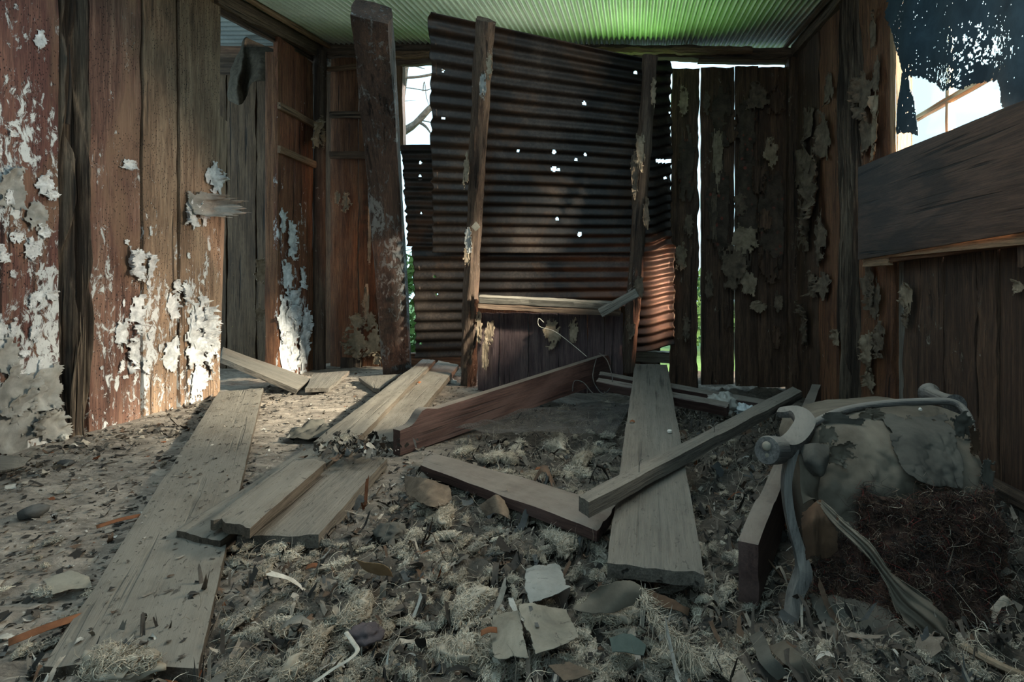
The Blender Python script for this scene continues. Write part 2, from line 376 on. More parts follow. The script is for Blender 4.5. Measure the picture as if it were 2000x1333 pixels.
def metal_sheet(name, cols, rust, paint=None, rough=.5, metal=.45):
    m = NT(name, rough, metal, .5)
    n = m.ma('ADD', m.ma('MULTIPLY', m.noise((3, 3, 3), 1, 8, .65, .4), .6), m.ma('MULTIPLY', m.noise(60, 1, 4, .7), .4))
    c = m.ramp(n, [(.32, cols[0]), (.5, cols[1]), (.68, cols[2])])
    c = m.mix(m.step(m.noise(rust[2], 1, 8, .7, .6), .5, .62, 0, rust[1]), c, rust[0])
    m.color(c); m.bump(m.noise(90, 1, 4, .7), .25, .002); return m.m
M_['iron'] = metal_sheet('rusted_iron', ((.006, .006, .006), (.022, .017, .014), (.070, .052, .040)), ((.09, .046, .022), .4, 2.2))
M_['roofiron'] = metal_sheet('roof_iron', ((.26, .28, .24), (.38, .40, .34), (.50, .51, .44)), ((.18, .15, .10), .25, 1.4), rough=.55, metal=.2)
M_['annexroof'] = metal_sheet('side_roof_iron', ((.10, .12, .12), (.15, .17, .16), (.2, .22, .2)), ((.1, .08, .06), .3, 2), rough=.6, metal=.2)

def ground_mat():
    m = NT('packed_dirt', .95)
    a = m.noise((6, 22, 22), 1, 9, .7, .5); b = m.noise(2.2, 1, 5, .6)
    c = m.ramp(m.ma('ADD', m.ma('MULTIPLY', a, .65), m.ma('MULTIPLY', b, .35)), [(.34, (.025, .021, .017)), (.43, (.15, .125, .10)), (.58, (.33, .28, .225)), (.75, (.46, .40, .33))])
    c = m.mix(m.step(m.voro(55), .16, .10, 0, .8), c, (.45, .42, .36))
    sx = m.step(m.sep(m.tc.outputs['Object'], 0), -1.15, -.6, 0, 1)      # the ground is darker on the litter side
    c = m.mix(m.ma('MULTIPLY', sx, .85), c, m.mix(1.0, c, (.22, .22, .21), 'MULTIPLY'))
    m.color(c); m.bump(m.ma('ADD', a, m.noise(70, 1, 5, .7)), .8, .008); return m.m
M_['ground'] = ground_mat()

# ------------------------------------------------------------------ ground height
def gz(x, y):
    x = np.asarray(x, float); y = np.asarray(y, float)
    z = -.16 * sm(-1.6, .1, x) * sm(2.6, 4.2, y) - .035 * sm(-1.1, -.2, x)
    z = z - .05 * sm(-3.0, -3.4, x) * 1
    z = z + .05 * sm(.55, .25, np.hypot((x - .62) * .8, y - .75)) + .03 * sm(1.1, .7, y)
    return z
def gznoise(x, y):
    p = np.stack([x, y, x * 0], -1); lump = sm(-1.15, -.75, x - .25 * (y - 1.5))
    l = lump * (fbm(p, 9, 5, 4, .55) * .020 + np.abs(fbm(p, 26, 8, 3, .6)) * .014 - .008)
    return l + (1 - lump) * (fbm(p * np.array([1, 2.4, 1]), 7, 3, 4, .6) * .006 + fbm(p * np.array([1, 2.2, 1]), 30, 3, 3, .6) * .0035)
def gh(x, y):
    return gz(x, y) + gznoise(np.asarray(x, float), np.asarray(y, float))

# ================================================================== STRUCTURE
nx, ny = 420, 420
xs = np.linspace(-4.3, 2.0, nx); ys = 5.3 - (5.3 + 1.6) * np.linspace(0, 1, ny) ** .9
X_, Y_ = np.meshgrid(xs, ys, indexing='ij')
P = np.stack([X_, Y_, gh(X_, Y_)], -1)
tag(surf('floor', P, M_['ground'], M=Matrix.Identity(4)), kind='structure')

# ceiling of corrugated iron, ribs running away from the camera
def czz(y): return 2.82 - .125 * (4.5 - y)
n = int((XR + .15 - XL + .15) / .044 * 8)
cx = np.linspace(XL - .15, XR + .15, n)
for y0, y1 in ((2.15, 4.75), (-1.6, .75)):          # gap left in the unseen roof to let the overhead fill in
    A_, B_ = np.meshgrid(cx, np.linspace(y0, y1, 8), indexing='ij')
    P = np.stack([A_, B_, czz(B_) + .014 * np.cos(A_ / .044 * 2 * math.pi) + .004 * noise(np.stack([A_, B_, A_ * 0], -1), 2)], -1)
    tag(surf('ceiling', P, M_['roofiron'], solid=.001), kind='structure')
# ceiling of the side room
cx = np.linspace(XL - 1.9, XL - .05, 260); A_, B_ = np.meshgrid(cx, np.linspace(1.5, 4.9, 10), indexing='ij')
P = np.stack([A_, B_, 2.90 - .02 * (4.5 - B_) + .012 * np.cos(B_ / .076 * 2 * math.pi)], -1)
A_, B_ = np.meshgrid(np.linspace(XL - 1.9, XL - .05, 6), np.linspace(1.5, 4.9, 420), indexing='ij')
P = np.stack([A_, B_, 2.90 + .010 * np.cos(B_ / .076 * 2 * math.pi)], -1)
tag(surf('ceiling_side_room', P, M_['annexroof'], solid=.001), kind='structure')

def wallroot(name, loc): return empty(name, loc, kind='structure')
WL = wallroot('wall_left', (XL, 1.5, 0)); WB = wallroot('wall_back', (-.6, YB, 0)); WR = wallroot('wall_right', (XR, 2, 0)); WS = wallroot('wall_side_room', (-3.3, 4.7, 0))
def YL(px): return XL * F / (px - CX)
def YR(px): return XR * F / (px - CX)
def lboard(x0, x1, mat, zb=-.06, zt=2.72, T=.035, X=XL, name='wall_board', **k):
    y0, y1 = YL(x0), YL(x1)
    return board(name, [(X, y0, zb), (X, y1, zb), (X, y1, zt), (X, y0, zt)], T, mat, WL, out=(1, 0, 0), nl=60, nw=8, **k)
lboard(-60, 116, M_['slab_white'], edge=.004, rough=.003)
def lboardY(y0, y1, mat, **k):
    return board('wall_board', [(XL, y0, -.06), (XL, y1, -.06), (XL, y1, 2.72), (XL, y0, 2.72)], .035, mat, WL, out=(1, 0, 0), nl=30, nw=4, **k)
for a, b in ((1.78, 2.07), (1.45, 1.775), (1.1, 1.44), (.75, 1.09), (.4, .74), (.02, .39), (-.35, .01), (-.75, -.36), (-1.2, -.76), (-1.6, -1.21)): lboardY(a, b, M_['slab_white'])
lboard(175, 275, M_['slab'], edge=.003, rough=.004)
lboard(281, 346, M_['slab_tan'], edge=.003, rough=.004)
lboard(353, 431, M_['slab_tan'], edge=.003, rough=.004, zb=-.03)
# rotten post between the first two boards: splintered grooves
def rotten(name, A, B, w, parent, mat, out, n=7, T=.05, sd=1):
    rr = random.Random(sd)
    A, B = Vector(A), Vector(B); x = (B - A); o = Vector(out); y = o.cross(x).normalized()
    nu, nv = 130, 60
    U, V = np.meshgrid(np.linspace(0, 1, nu), np.linspace(0, 1, nv), indexing='ij')
    L = x.length
    q = np.stack([U * L * 1.6, V * w * 75, U * 0 + sd], -1)
    d = fbm(q, 1, sd, 3, .6) * T * .55 - .3 * T
    d = d - T * .8 * sm(.25, .6, fbm(np.stack([U * L * 1.2, V * w * 18, U * 0 + sd], -1), 1, sd + 3, 2))
    edge = np.where((V < .001) | (V > .999), -T * 1.6, 0)
    P = (np.array(A) + U[..., None] * np.array(x) + (V - .5)[..., None] * w * np.array(y) + (d + edge)[..., None] * np.array(o)
         + (noise(q, .4, sd + 9) * .006)[..., None] * np.array(y))
    M = frame((np.array(A) + np.array(B)) / 2, x, o)
    ob = surf(name, P, mat, parent, M=M)
    return ob
yA, yB_ = YL(119), YL(172)
rotten('wall_post', (XL - .005, (yA + yB_) / 2, -.06), (XL - .005, (yA + yB_) / 2, 2.72), (yB_ - yA) * 1.02, WL, M_['rot'], (1, 0, 0), sd=4, T=.095)
board('wall_backing', [(XL - .07, 2.35, -.06), (XL - .07, 2.62, -.06), (XL - .07, 2.62, 2.7), (XL - .07, 2.35, 2.7)], .02, M_['rot'], WL, out=(1, 0, 0))
board('wall_backing', [(XL - .06, 2.62, -.06), (XL - .06, 3.33, -.06), (XL - .06, 3.33, 2.7), (XL - .06, 2.62, 2.7)], .015, M_['rot'], WL, out=(1, 0, 0))
# splinters standing out of the rotten post
for k in range(9):
    yy = yA + (yB_ - yA) * random.uniform(.1, .95); z0 = random.choice((0, 0, .3, .9, 1.5)); h = random.uniform(.35, .75)
    sweep('splinter', [(XL + .01, yy, z0), (XL + .02, yy + random.uniform(-.01, .01), z0 + h / 2), (XL + .035, yy + random.uniform(-.02, .02), z0 + h)], [(.008, .006), (.006, .005), (.001, .001)], M_['rot'], WL, ns=5, sub=4, rough=.3, up=(1, 0, 0))
# beyond the doorway
lboard(543, 576, M_['slab_red'], zt=2.62, edge=.003, rough=.004)
lboard(578, 600, M_['slab_red'], zt=2.60, edge=.003, rough=.004)
lboard(600, 612, M_['slab_redbare'], zt=2.6, edge=.004, rough=.005)
board('door_jamb', [(XL - .10, YL(543), -.05), (XL, YL(543), -.05), (XL, YL(543), 2.5), (XL - .10, YL(543), 2.5)], .03, M_['slab_redbare'], WL, out=(0, -1, 0), nl=40)
sweep('corner_post', [(XL + .03, 4.37, -.05), (XL + .025, 4.37, 1.3), (XL + .03, 4.38, 2.72)], [(.045, .05)] * 3, M_['log'], WL, ns=16, sub=14, rough=.10, up=(1, 0, 0))
for z, x0 in ((2.09, XL), (1.755, XL)):
    bar('wall_batten', (XL + .03, YL(541), z), (XL + .03, 4.36, z - .02), .055, .028, M_['beam_tan'], WL, out=(1, 0, 0), nl=16)
# doorway head and wall plate
bar('wall_plate', (XL + .03, 3.30, 2.60), (XL + .03, 4.5, 2.745), .11, .09, M_['beam'], WL, out=(1, 0, 0), nl=40, edge=.008, rough=.006)
bar('wall_plate', (XL + .05, -1.5, 2.06 + .1), (XL + .05, 3.30, 2.66), .09, .08, M_['beam'], WL, out=(1, 0, 0), nl=40, edge=.006)
bar('cornice_strip', (XL + .10, 2.9, 2.62), (XL + .10, 4.5, 2.79), .035, .03, M_['beam_tan'], WL, out=(1, 0, .3), nl=30)
bar('gable_infill', (XL - .02, 3.3, 2.57), (XL - .02, 4.5, 2.70), .12, .03, M_['slab_dark'], WL, out=(1, 0, 0), nl=20)

# side room seen through the doorway
x = -4.6; k = 0
while x < -2.75:
    w = (.30, .24, .34, .27)[k % 4]
    board('wall_board', [(x, 4.7, -.1), (x + w - .012, 4.7, -.1), (x + w - .012, 4.7, 2.66), (x, 4.7, 2.66)], .03, M_['slab_annex'], WS, out=(0, -1, 0), nl=40, rough=.005, edge=.005)
    x += w; k += 1
bar('wall_beam', (-4.6, 4.62, 2.68), (-2.75, 4.62, 2.70), .09, .08, M_['beam'], WS, out=(0, -1, 0), edge=.006)
bar('wall_beam', (-4.6, 4.66, 2.83), (-2.75, 4.66, 2.83), .2, .03, M_['beam'], WS, out=(0, -1, 0))
board('wall_backing', [(-4.7, 4.76, -.1), (-2.7, 4.76, -.1), (-2.7, 4.76, 3), (-4.7, 4.76, 3)], .02, M_['slab_dark'], WS, out=(0, -1, 0))
board('wall_backing', [(-4.62, -1, -.1), (-4.62, 1.6, -.1), (-4.62, 1.6, 3), (-4.62, -1, 3)], .02, M_['slab_dark'], WS, out=(1, 0, 0))

# back wall ----------------------------------------------------------
def bboard(x0, x1, y0, y1, mat, Y=YB, T=.035, name='wall_board', parent=None, dx=0, **k):
    a, b = at(x0, y1, Y), at(x1, y1, Y); c, d = at(x1 + dx, y0, Y), at(x0 + dx, y0, Y)
    return board(name, [a, b, c, d], T, mat, parent or WB, out=(0, -1, 0), **{**dict(nl=50, nw=8, edge=.004, rough=.005), **k})
bboard(645, 699, 108, 735, M_['slab_redbare']); bboard(701, 742, 108, 735, M_['slab_redbare']); bboard(744, 774, 108, 735, M_['slab_redbare'], Y=4.49)
bboard(664, 704, 700, 740, M_['rot'], Y=4.42, nl=8)
bar('wall_batten', at(643, 223, 4.44), at(770, 224, 4.44), .055, .03, M_['beam'], WB, out=(0, -1, 0), nl=14)
bar('wall_batten', at(643, 302, 4.44), at(770, 303, 4.44), .06, .03, M_['beam'], WB, out=(0, -1, 0), nl=14)
bar('wall_batten', at(624, 134, 4.42), at(700, 129, 4.42), .035, .03, M_['beam_tan'], WB, out=(0, -1, 0), nl=14, edge=.008)
bar('back_plate', at(630, 90, 4.42), at(840, 88, 4.42), .13, .09, M_['beam'], WB, out=(0, -1, 0), nl=40, edge=.01, rough=.008)
bar('back_plate', at(765, 107, 4.40), at(850, 104, 4.40), .05, .05, M_['beam_tan'], WB, out=(0, -1, 0), nl=20, edge=.01, rough=.008)
bar('back_plate', at(765, 120, 4.44), at(880, 117, 4.44), .06, .05, M_['beam'], WB, out=(0, -1, 0), nl=20, edge=.012, rough=.008)
bar('back_plate', at(835, 92, 4.47), at(1560, 104, 4.40), .10, .10, M_['beam'], WB, out=(0, -1, 0), nl=70, edge=.010, rough=.008)
bar('back_plate', at(1140, 98, 4.34), at(1470, 95, 4.34), .045, .05, M_['beam_tan'], WB, out=(0, -1, 0), nl=50, edge=.012, rough=.01)
bar('back_plate', at(1364, 117, 4.42), at(1545, 119, 4.42), .035, .05, M_['beam'], WB, out=(0, -1, 0), nl=30, edge=.004)
bboard(880, 1290, 590, 770, M_['slab_dark'], Y=4.56, nl=20)
# window frame of the small back window
W2 = empty('window_2', at(812, 205, YB), kind='structure')
bar('window_frame', at(779, 126, 4.47), at(781, 292, 4.47), .055, .06, M_['beam_tan'], W2, out=(0, -1, 0), nl=20)
bar('window_frame', at(785, 290, 4.5), at(860, 290, 4.5), .04, .05, M_['beam'], W2, out=(0, -1, 0), nl=20)
bar('window_frame', at(880, 126, 4.5), at(880, 292, 4.5), .055, .05, M_['beam'], W2, out=(0, -1, 0), nl=20)
# boards hidden behind the leaning iron, closing the wall
# the section beside the corner
bboard(1308, 1362, 134, 762, M_['slab_dark'], Y=4.30, T=.06, edge=.012, rough=.012, dx=4, nl=70, name='wall_post')
bboard(1369, 1434, 131, 752, M_['slab_dark'], Y=4.44, edge=.006, rough=.008)
bboard(1436, 1481, 129, 755, M_['slab_dark'], Y=4.46, edge=.006, rough=.008)
bboard(1481, 1537, 131, 757, M_['slab_dark'], Y=4.44, edge=.006, rough=.008)
bboard(1541, 1572, 110, 770, M_['slab_dark'], Y=4.36, T=.12, edge=.008, rough=.012, name='wall_post')
bar('wall_sill', at(1235, 697, 4.45), at(1330, 702, 4.45), .09, .10, M_['greywood'], WB, out=(0, -1, 0), edge=.008)
bar('wall_sill', at(780, 702, 4.50), at(1250, 712, 4.50), .10, .08, M_['beam'], WB, out=(0, -1, 0), edge=.008)

# right wall ---------------------------------------------------------
def rboard(x0, x1, mat, zb=-.32, zt=2.66, X=XR, T=.035, name='wall_board', **k):
    y0, y1 = YR(x0) * X / XR, YR(x1) * X / XR
    return board(name, [(X, y0, zb), (X, y1, zb), (X, y1, zt), (X, y0, zt)], T, mat, WR, out=(-1, 0, 0), **{**dict(nl=60, nw=8, edge=.006, rough=.008), **k})
rboard(1550, 1598, M_['slab_dark'], zt=2.70)
rboard(1600, 1640, M_['slab_redbare'], zt=2.66)
rotten('wall_post', (XR - .02, (YR(1642) + YR(1660)) / 2, -.1), (XR - .02, (YR(1642) + YR(1660)) / 2, 2.64), YR(1642) - YR(1660), WR, M_['rot'], (-1, 0, 0), sd=8, T=.05)
rotten('wall_post', (XR - .01, (YR(1661) + YR(1678)) / 2, -.1), (XR - .01, (YR(1661) + YR(1678)) / 2, 2.6), YR(1661) - YR(1678), WR, M_['rot'], (-1, 0, 0), sd=9, T=.05)
rboard(1680, 1744, M_['slab_redbare'], zt=2.6, edge=.01, rough=.012)
board('wall_board', [(XR + .03, YR(1742), -.08), (XR + .03, YR(1768), -.08), (XR + .03, YR(1768), .93), (XR + .03, YR(1742), .93)], .03, M_['greywood'], WR, out=(-1, 0, 0), nl=40)
board('wall_backing', [(XR + .075, 2.70, -.1), (XR + .075, -1.5, -.1), (XR + .075, -1.5, .93), (XR + .075, 2.70, .93)], .02, M_['slab_dark'], WR, out=(-1, 0, 0), nl=20)  # added behind the low boards so no light shows in their gaps
for a, b in ((1763, 1839), (1842, 1905), (1908, 1948)): rboard(a, b, M_['slab_dark'], zb=-.06, zt=.92)
def rboardY(y0, y1, zb, zt):
    board('wall_board', [(XR, y0, zb), (XR, y1, zb), (XR, y1, zt), (XR, y0, zt)], .035, M_['slab_dark'], WR, out=(-1, 0, 0), nl=30, nw=4)
yy = YR(1950)
for w in (.26, .22, .25): rboardY(yy - w, yy - .005, -.06, .92 if yy - w > 1.65 else 2.5); yy -= w
while yy > -1.5: rboardY(yy - .3, yy - .01, -.06, 2.5); yy -= .3
bar('wall_plate', (XR - .04, 2.70, 2.58), (XR - .04, 4.5, 2.745), .09, .08, M_['beam'], WR, out=(-1, 0, 0), nl=40, edge=.008, rough=.006)
bar('wall_plate', (XR - .04, -1.5, 2.08), (XR - .04, 2.72, 2.56), .12, .08, M_['beam'], WR, out=(-1, 0, 0), nl=40)
bar('cornice_strip', (XR - .10, 2.6, 2.585), (XR - .10, 4.5, 2.79), .03, .03, M_['beam'], WR, out=(-1, 0, .3), nl=40, edge=.006)
board('wall_backing', [(XR + .07, 2.80, -.35), (XR + .07, 4.48, -.35), (XR + .07, 4.48, 2.75), (XR + .07, 2.80, 2.6)], .02, M_['slab_dark'], WR, out=(-1, 0, 0), nl=20)  # added to keep the window lamp from shining through the gaps
board('wall_backing', [(XR + .05, -1.5, .9), (XR + .05, 1.62, .9), (XR + .05, 1.62, 2.5), (XR + .05, -1.5, 2.3)], .02, M_['slab_dark'], WR, out=(-1, 0, 0), nl=20)  # added light block behind the near boards
bar('window_head', (XR, 1.60, 2.36), (XR, 2.8, 2.50), .28, .04, M_['slab_dark'], WR, out=(-1, 0, 0), nl=20)
# the side window
W1 = empty('window_1', (XR, 2.35, 1.7), kind='structure')
y0, y1 = 2.735, 1.70
bar('window_frame', (XR - .02, y0, .93), (XR - .02, y0, 2.34), .06, .09, M_['sillwood'], W1, out=(-1, 0, 0), nl=30)
bar('window_frame', (XR - .02, y1 - .02, .93), (XR - .02, y1 - .02, 2.34), .06, .09, M_['sillwood'], W1, out=(-1, 0, 0), nl=30)
bar('window_frame', (XR - .02, y0, 2.26), (XR - .02, y1, 2.26), .05, .09, M_['sillwood'], W1, out=(-1, 0, 0), nl=30)
bar('window_sill', (XR - .04, y0 + .03, .925), (XR - .04, y1 - .04, .925), .09, .05, M_['sillwood'], W1, out=(0, 0, 1), nl=30)
bar('muntin', (XR, y0, 1.565), (XR, y1, 1.565), .028, .025, M_['sillwood'], W1, out=(-1, 0, 0), nl=20)
bar('muntin', (XR, 2.30, .95), (XR, 2.30, 2.25), .022, .025, M_['sillwood'], W1, out=(-1, 0, 0), nl=20)
gl = bpy.data.materials.new('window_glass'); gl.use_nodes = True; t = gl.node_tree; t.nodes.remove(t.nodes['Principled BSDF'])
mx = t.nodes.new('ShaderNodeMixShader'); tr = t.nodes.new('ShaderNodeBsdfTransparent'); gs = t.nodes.new('ShaderNodeBsdfGlossy'); gs.inputs['Roughness'].default_value = .08
tr.inputs[0].default_value = (.9, .93, .92, 1); mx.inputs[0].default_value = .06
t.links.new(tr.outputs[0], mx.inputs[1]); t.links.new(gs.outputs[0], mx.inputs[2]); t.links.new(mx.outputs[0], t.nodes['Material Output'].inputs[0])
for a, b, c, d in ((2.71, 2.315, .95, 1.55), (2.285, 1.71, .95, 1.55), (2.71, 2.315, 1.58, 2.24), (2.285, 1.71, 1.58, 2.24)):
    board('pane', [(XR + .015, a, c), (XR + .015, b, c), (XR + .015, b, d), (XR + .015, a, d)], .003, gl, W1, out=(-1, 0, 0), nl=1, nw=1, rough=0, edge=0, end=0, rnd=0)

# unseen front wall behind the camera, added to block sky light, with a wide door opening
WF = wallroot('wall_front', (-.6, -1.62, 0))
for a, b, c, d in ((-2.75, -1.9, -.05, 2.3), (-1.89, -1.1, -.05, 2.3), (.35, 1.45, -.05, 2.3), (-1.1, .35, 1.95, 2.3)):
    board('wall_board', [(a, -1.62, c), (b, -1.62, c), (b, -1.62, d), (a, -1.62, d)], .035, M_['slab_dark'], WF, out=(0, 1, 0), nl=20)
# ground outside
GX, GY = np.meshgrid(np.linspace(-14, 14, 60), np.linspace(4.9, 26, 50), indexing='ij')
P = np.stack([GX, GY, -.35 + .0 * GX + .05 * noise(np.stack([GX, GY, GX * 0], -1), 1)], -1)
tag(surf('ground_outside', P, M_['grass']), kind='structure')

# ================================================================== THINGS
# --- corrugated iron leaning inwards
def corrugated(name, tl, tr, bl, br, nrib, label, group=None, nu=230, per=10, holes=(), curl=0.0, amp=.011, mat=None, ragged=.01, cutter=None):
    nv = nrib * per + 1
    U, V = np.meshgrid(np.linspace(0, 1, nu), np.linspace(0, 1, nv), indexing='ij')
    tl, tr, bl, br = (np.array(p) for p in (tl, tr, bl, br)); U3, V3 = U[..., None], V[..., None]
    P = tl * (1 - U3) * (1 - V3) + tr * U3 * (1 - V3) + bl * (1 - U3) * V3 + br * U3 * V3
    nrm = np.cross(tr - tl, bl - tl); nrm /= np.linalg.norm(nrm)
    if nrm[1] > 0: nrm = -nrm
    q = np.stack([U * 3, V * 3, U * 0 + nrib], -1)
    ph = V * nrib * 2 * math.pi
    d = amp * np.cos(ph) * (1 + .25 * noise(q, 1.5, 5)) + .012 * noise(q, .7, 9) - .10 * curl * sm(.86, 1, U) ** 1.3
    P = P + nrm * d[..., None]
    P[..., 2] += (noise(q, 1, 77) * .004)
    P[..., 0] += np.where(U < .5, 1, -1) * (np.abs(U - .5) > .48) * ragged * noise(np.stack([V * 40, U * 0, U * 0], -1), 1, 3)
    keep = np.ones((nu - 1, nv - 1), bool)
    uc, vc = (U[:-1, :-1] + U[1:, 1:]) / 2, (V[:-1, :-1] + V[1:, 1:]) / 2
    Pc = (P[:-1, :-1] + P[1:, 1:]) / 2
    sx = CX + Pc[..., 0] / Pc[..., 1] * F; sy = CY - (Pc[..., 2] - CZ) / Pc[..., 1] * F
    for hx, hy, r in holes:
        keep &= ~(((sx - hx) ** 2 + (sy - hy) ** 2) < r * r)
    if cutter is not None: keep &= cutter(sx, sy, uc, vc)
    o = surf(name, P, mat or M_['iron'], keep=keep, solid=.001)
    return tag(o, label, 'sheet metal', group)
corrugated('corrugated_sheet', at(838, 22, 2.75), at(1322, 126, 3.42), at(846, 492, 3.58), at(1322, 492, 3.76), 19,
           'tall rusty corrugated iron sheet leaning inwards behind the thin log posts, pierced by nail holes', nu=300,
           holes=[(865, 138, 3.2), (866, 231, 3.2), (1141, 202, 4), (1012, 295, 3.2), (1082, 297, 4), (1125, 312, 3.2), (1143, 302, 3), (1082, 330, 5.5), (1091, 332, 3), (1241, 142, 3.4), (1299, 348, 3.2), (1308, 220, 2), (1132, 458, 4.6), (1088, 428, 3.2)], curl=1.0,
           cutter=lambda sx, sy, u, v: ~((sx > 1281) & (abs(sy - 315 - (sx - 1300) * .03) < 3.6)))
corrugated('corrugated_sheet', at(806, 478, 3.62), at(1322, 484, 3.80), at(812, 700, 3.95), at(1320, 684, 3.98), 11,
           'lower rusty corrugated iron sheet standing below the tall leaning one, glowing orange at its edge', nu=260,
           holes=[(849, 541, 2.6), (853, 575, 2.6), (822, 672, 2.6)], curl=1.0,
           cutter=lambda sx, sy, u, v: (sx < 920) | (sx > 1236) | (sy < 600))
corrugated('corrugated_sheet', at(784, 284, 4.42), at(860, 284, 4.42), at(796, 482, 4.42), at(862, 484, 4.42), 11,
           'small grey corrugated iron piece patched below the little back window', nu=40,
           holes=[(821, 318, 3), (820, 344, 2.4), (823, 417, 2)], mat=M_['iron'])
# --- leaning posts
pst = sweep('leaning_post', [at(727, 22, 2.55), at(736, 140, 2.85), at(748, 300, 3.25), at(760, 470, 3.65), at(776, 720, 4.12)],
      [(.090, .07), (.094, .07), (.10, .075), (.105, .08), (.105, .08)], M_['log_grey'], ns=32, sub=22, rough=.05, up=(.35, -1, 0), ring='box')
tag(pst, 'thick dark timber post with worn grey paint, leaning beside the little back window', 'post')
pst = sweep('log_post', [at(947, 38, 2.62), at(940, 180, 2.85), at(930, 360, 3.15), at(920, 560, 3.50), at(915, 752, 3.78)],
      [(.046, .04), (.05, .042), (.047, .045), (.052, .046), (.058, .05)], M_['log'], ns=22, sub=26, rough=.22, up=(0, -1, 0))
tag(pst, 'thin knotty log post in front of the tall iron sheet, with a square tin tag', 'post')
q = at(930, 443, 3.22); board('tin_tag', [q + Vector((-.028, -.01, 0)), q + Vector((0, -.012, -.03)), q + Vector((.03, -.01, 0)), q + Vector((0, -.008, .032))], .002, M_['page'], pst, out=(0, -1, 0), nl=2, nw=2, rough=0, edge=0)
p2 = sweep('log_post', [at(1270, 108, 3.18), at(1262, 240, 3.30), at(1250, 380, 3.42), at(1240, 560, 3.58), at(1224, 724, 3.74)],
      [(.046, .04), (.045, .042), (.05, .045), (.052, .046), (.055, .05)], M_['log'], ns=22, sub=26, rough=.20, up=(0, -1, 0))
tag(p2, 'thin log post leaning at the open edge of the iron sheets, bark hanging in strips', 'post')
# --- rail, brace and low boards between the posts
rl = bar('cross_rail', at(934, 592, 3.46), at(1212, 608, 3.50), .075, .05, M_['beam'], out=(0, -1, .1), nl=50, edge=.004)
tag(rl, 'dark horizontal rail joining the two thin log posts', 'rail')
bar('rail_ledge', at(936, 577, 3.44), at(1210, 591, 3.48), .03, .05, M_['greywood'], rl, out=(0, -.6, 1), nl=50, edge=.003)
br = bar('brace', at(1172, 612, 3.40), at(1244, 572, 3.36), .062, .03, M_['greywood'], out=(0, -1, 0), nl=20)
tag(br, 'short grey slanting brace nailed across the end of the dark rail', 'brace')
LW = empty('low_board_panel', at(1085, 760, 3.62), 'low panel of dark upright boards under the cross rail, lining paper scraps on it', 'panel')
for a, b in ((932, 974), (976, 1031), (1033, 1090), (1092, 1146), (1148, 1180), (1181, 1216)):
    bboard(a, b, 612, 768, M_['lowboard'], Y=3.62, parent=LW, name='upright_board', nl=24, edge=.004)

# --- fallen floor and bed timbers
def plank(name, px, T, mat, label, cat='plank', **k):
    c = [onz(*p) if p[2] < 1 else at(*p) for p in px]
    o = board(name, c, T, mat, out=(0, 0, 1), **{**dict(nl=50, nw=10, edge=.003, rough=.002), **k}); return tag(o, label, cat)
plank('plank', [(85, 1300, .035), (386, 1300, .035), (515, 757, .06), (428, 765, .05)], .03, M_['floorboard'], 'very wide dusty board running from the near corner towards the side doorway', nl=90, edge=.002)
plank('plank', [(345, 1036, .06), (430, 1056, .06), (690, 866, .075), (590, 878, .07)], .04, M_['floorboard'], 'dusty floor plank with a square sawn end, lying beside the very wide board', end=.003)
plank('plank', [(414, 1010, .105), (492, 1028, .105), (637, 900, .10), (575, 893, .10)], .03, M_['floorboard'], 'short plank lying on top of two others, its near end broken off', end=.012)
plank('plank', [(432, 1046, .04), (622, 1044, .04), (757, 893, .05), (640, 893, .05)], .04, M_['plank'], 'wide grey plank with a dark sawn end, nearest of the middle floor planks', nl=50, end=.004)
plank('plank', [(612, 862, .07), (692, 862, .08), (850, 703, .13), (826, 701, .13)], .03, M_['floorboard'], 'long narrow floor plank running back to the foot of the thick leaning post')
plank('plank', [(690, 858, .05), (770, 862, .05), (896, 712, .08), (856, 704, .10)], .04, M_['floorboard'], 'floor plank behind the bed rail, reaching to the foot of the first log post')
plank('plank', [(581, 760, .045), (609, 740, .045), (436, 677, 3.72), (433, 699, 3.50)], .035, M_['plank'], 'plank sloping out of the side doorway down to the dirt')
plank('plank', [(597, 758, .05), (642, 757, .05), (683, 724, .06), (612, 729, .06)], .03, M_['plank'], 'short board end in the dirt beside the sloping doorway plank')
plank('plank', [(728, 757, .04), (742, 760, .04), (781, 730, .05), (700, 736, .05)], .03, M_['plank'], 'stubby pale board end in front of the foot of the thick leaning post')
plank('plank', [(1185, 1100, .08), (1376, 1118, .08), (1303, 712, 3.50), (1240, 710, 3.50)], .036, M_['plank'], 'long grey plank with a split surface, propped up towards the iron sheets', nl=90, edge=.002, rough=.003)
plank('timber', [(1130, 967, .165), (1152, 979, .165), (1567, 764, .16), (1548, 754, .16)], .045, M_['plank'], 'narrow square timber lying across the long split plank', cat='timber', nl=60, nw=4)
pl = plank('bed_slat_rail', [(822, 908, .055), (836, 880, .055), (1203, 985, .055), (1168, 1036, .055)], .035, M_['red_rail'], 'flat red-brown bed rail lying in front of the wire netting', cat='bed rail')
plank('bed_end_rail', [(1170, 732, 3.32), (1172, 725, 3.36), (1562, 792, 2.92), (1560, 803, 2.86)], .05, M_['red_rail'], 'upper of the two thin dusty rails behind the long split plank', cat='bed rail')
plank('bed_end_rail', [(1165, 745, 3.12), (1168, 737, 3.16), (1424, 786, 2.82), (1420, 797, 2.78)], .06, M_['red_rail'], 'lower of the two thin dusty rails behind the long split plank', cat='bed rail')
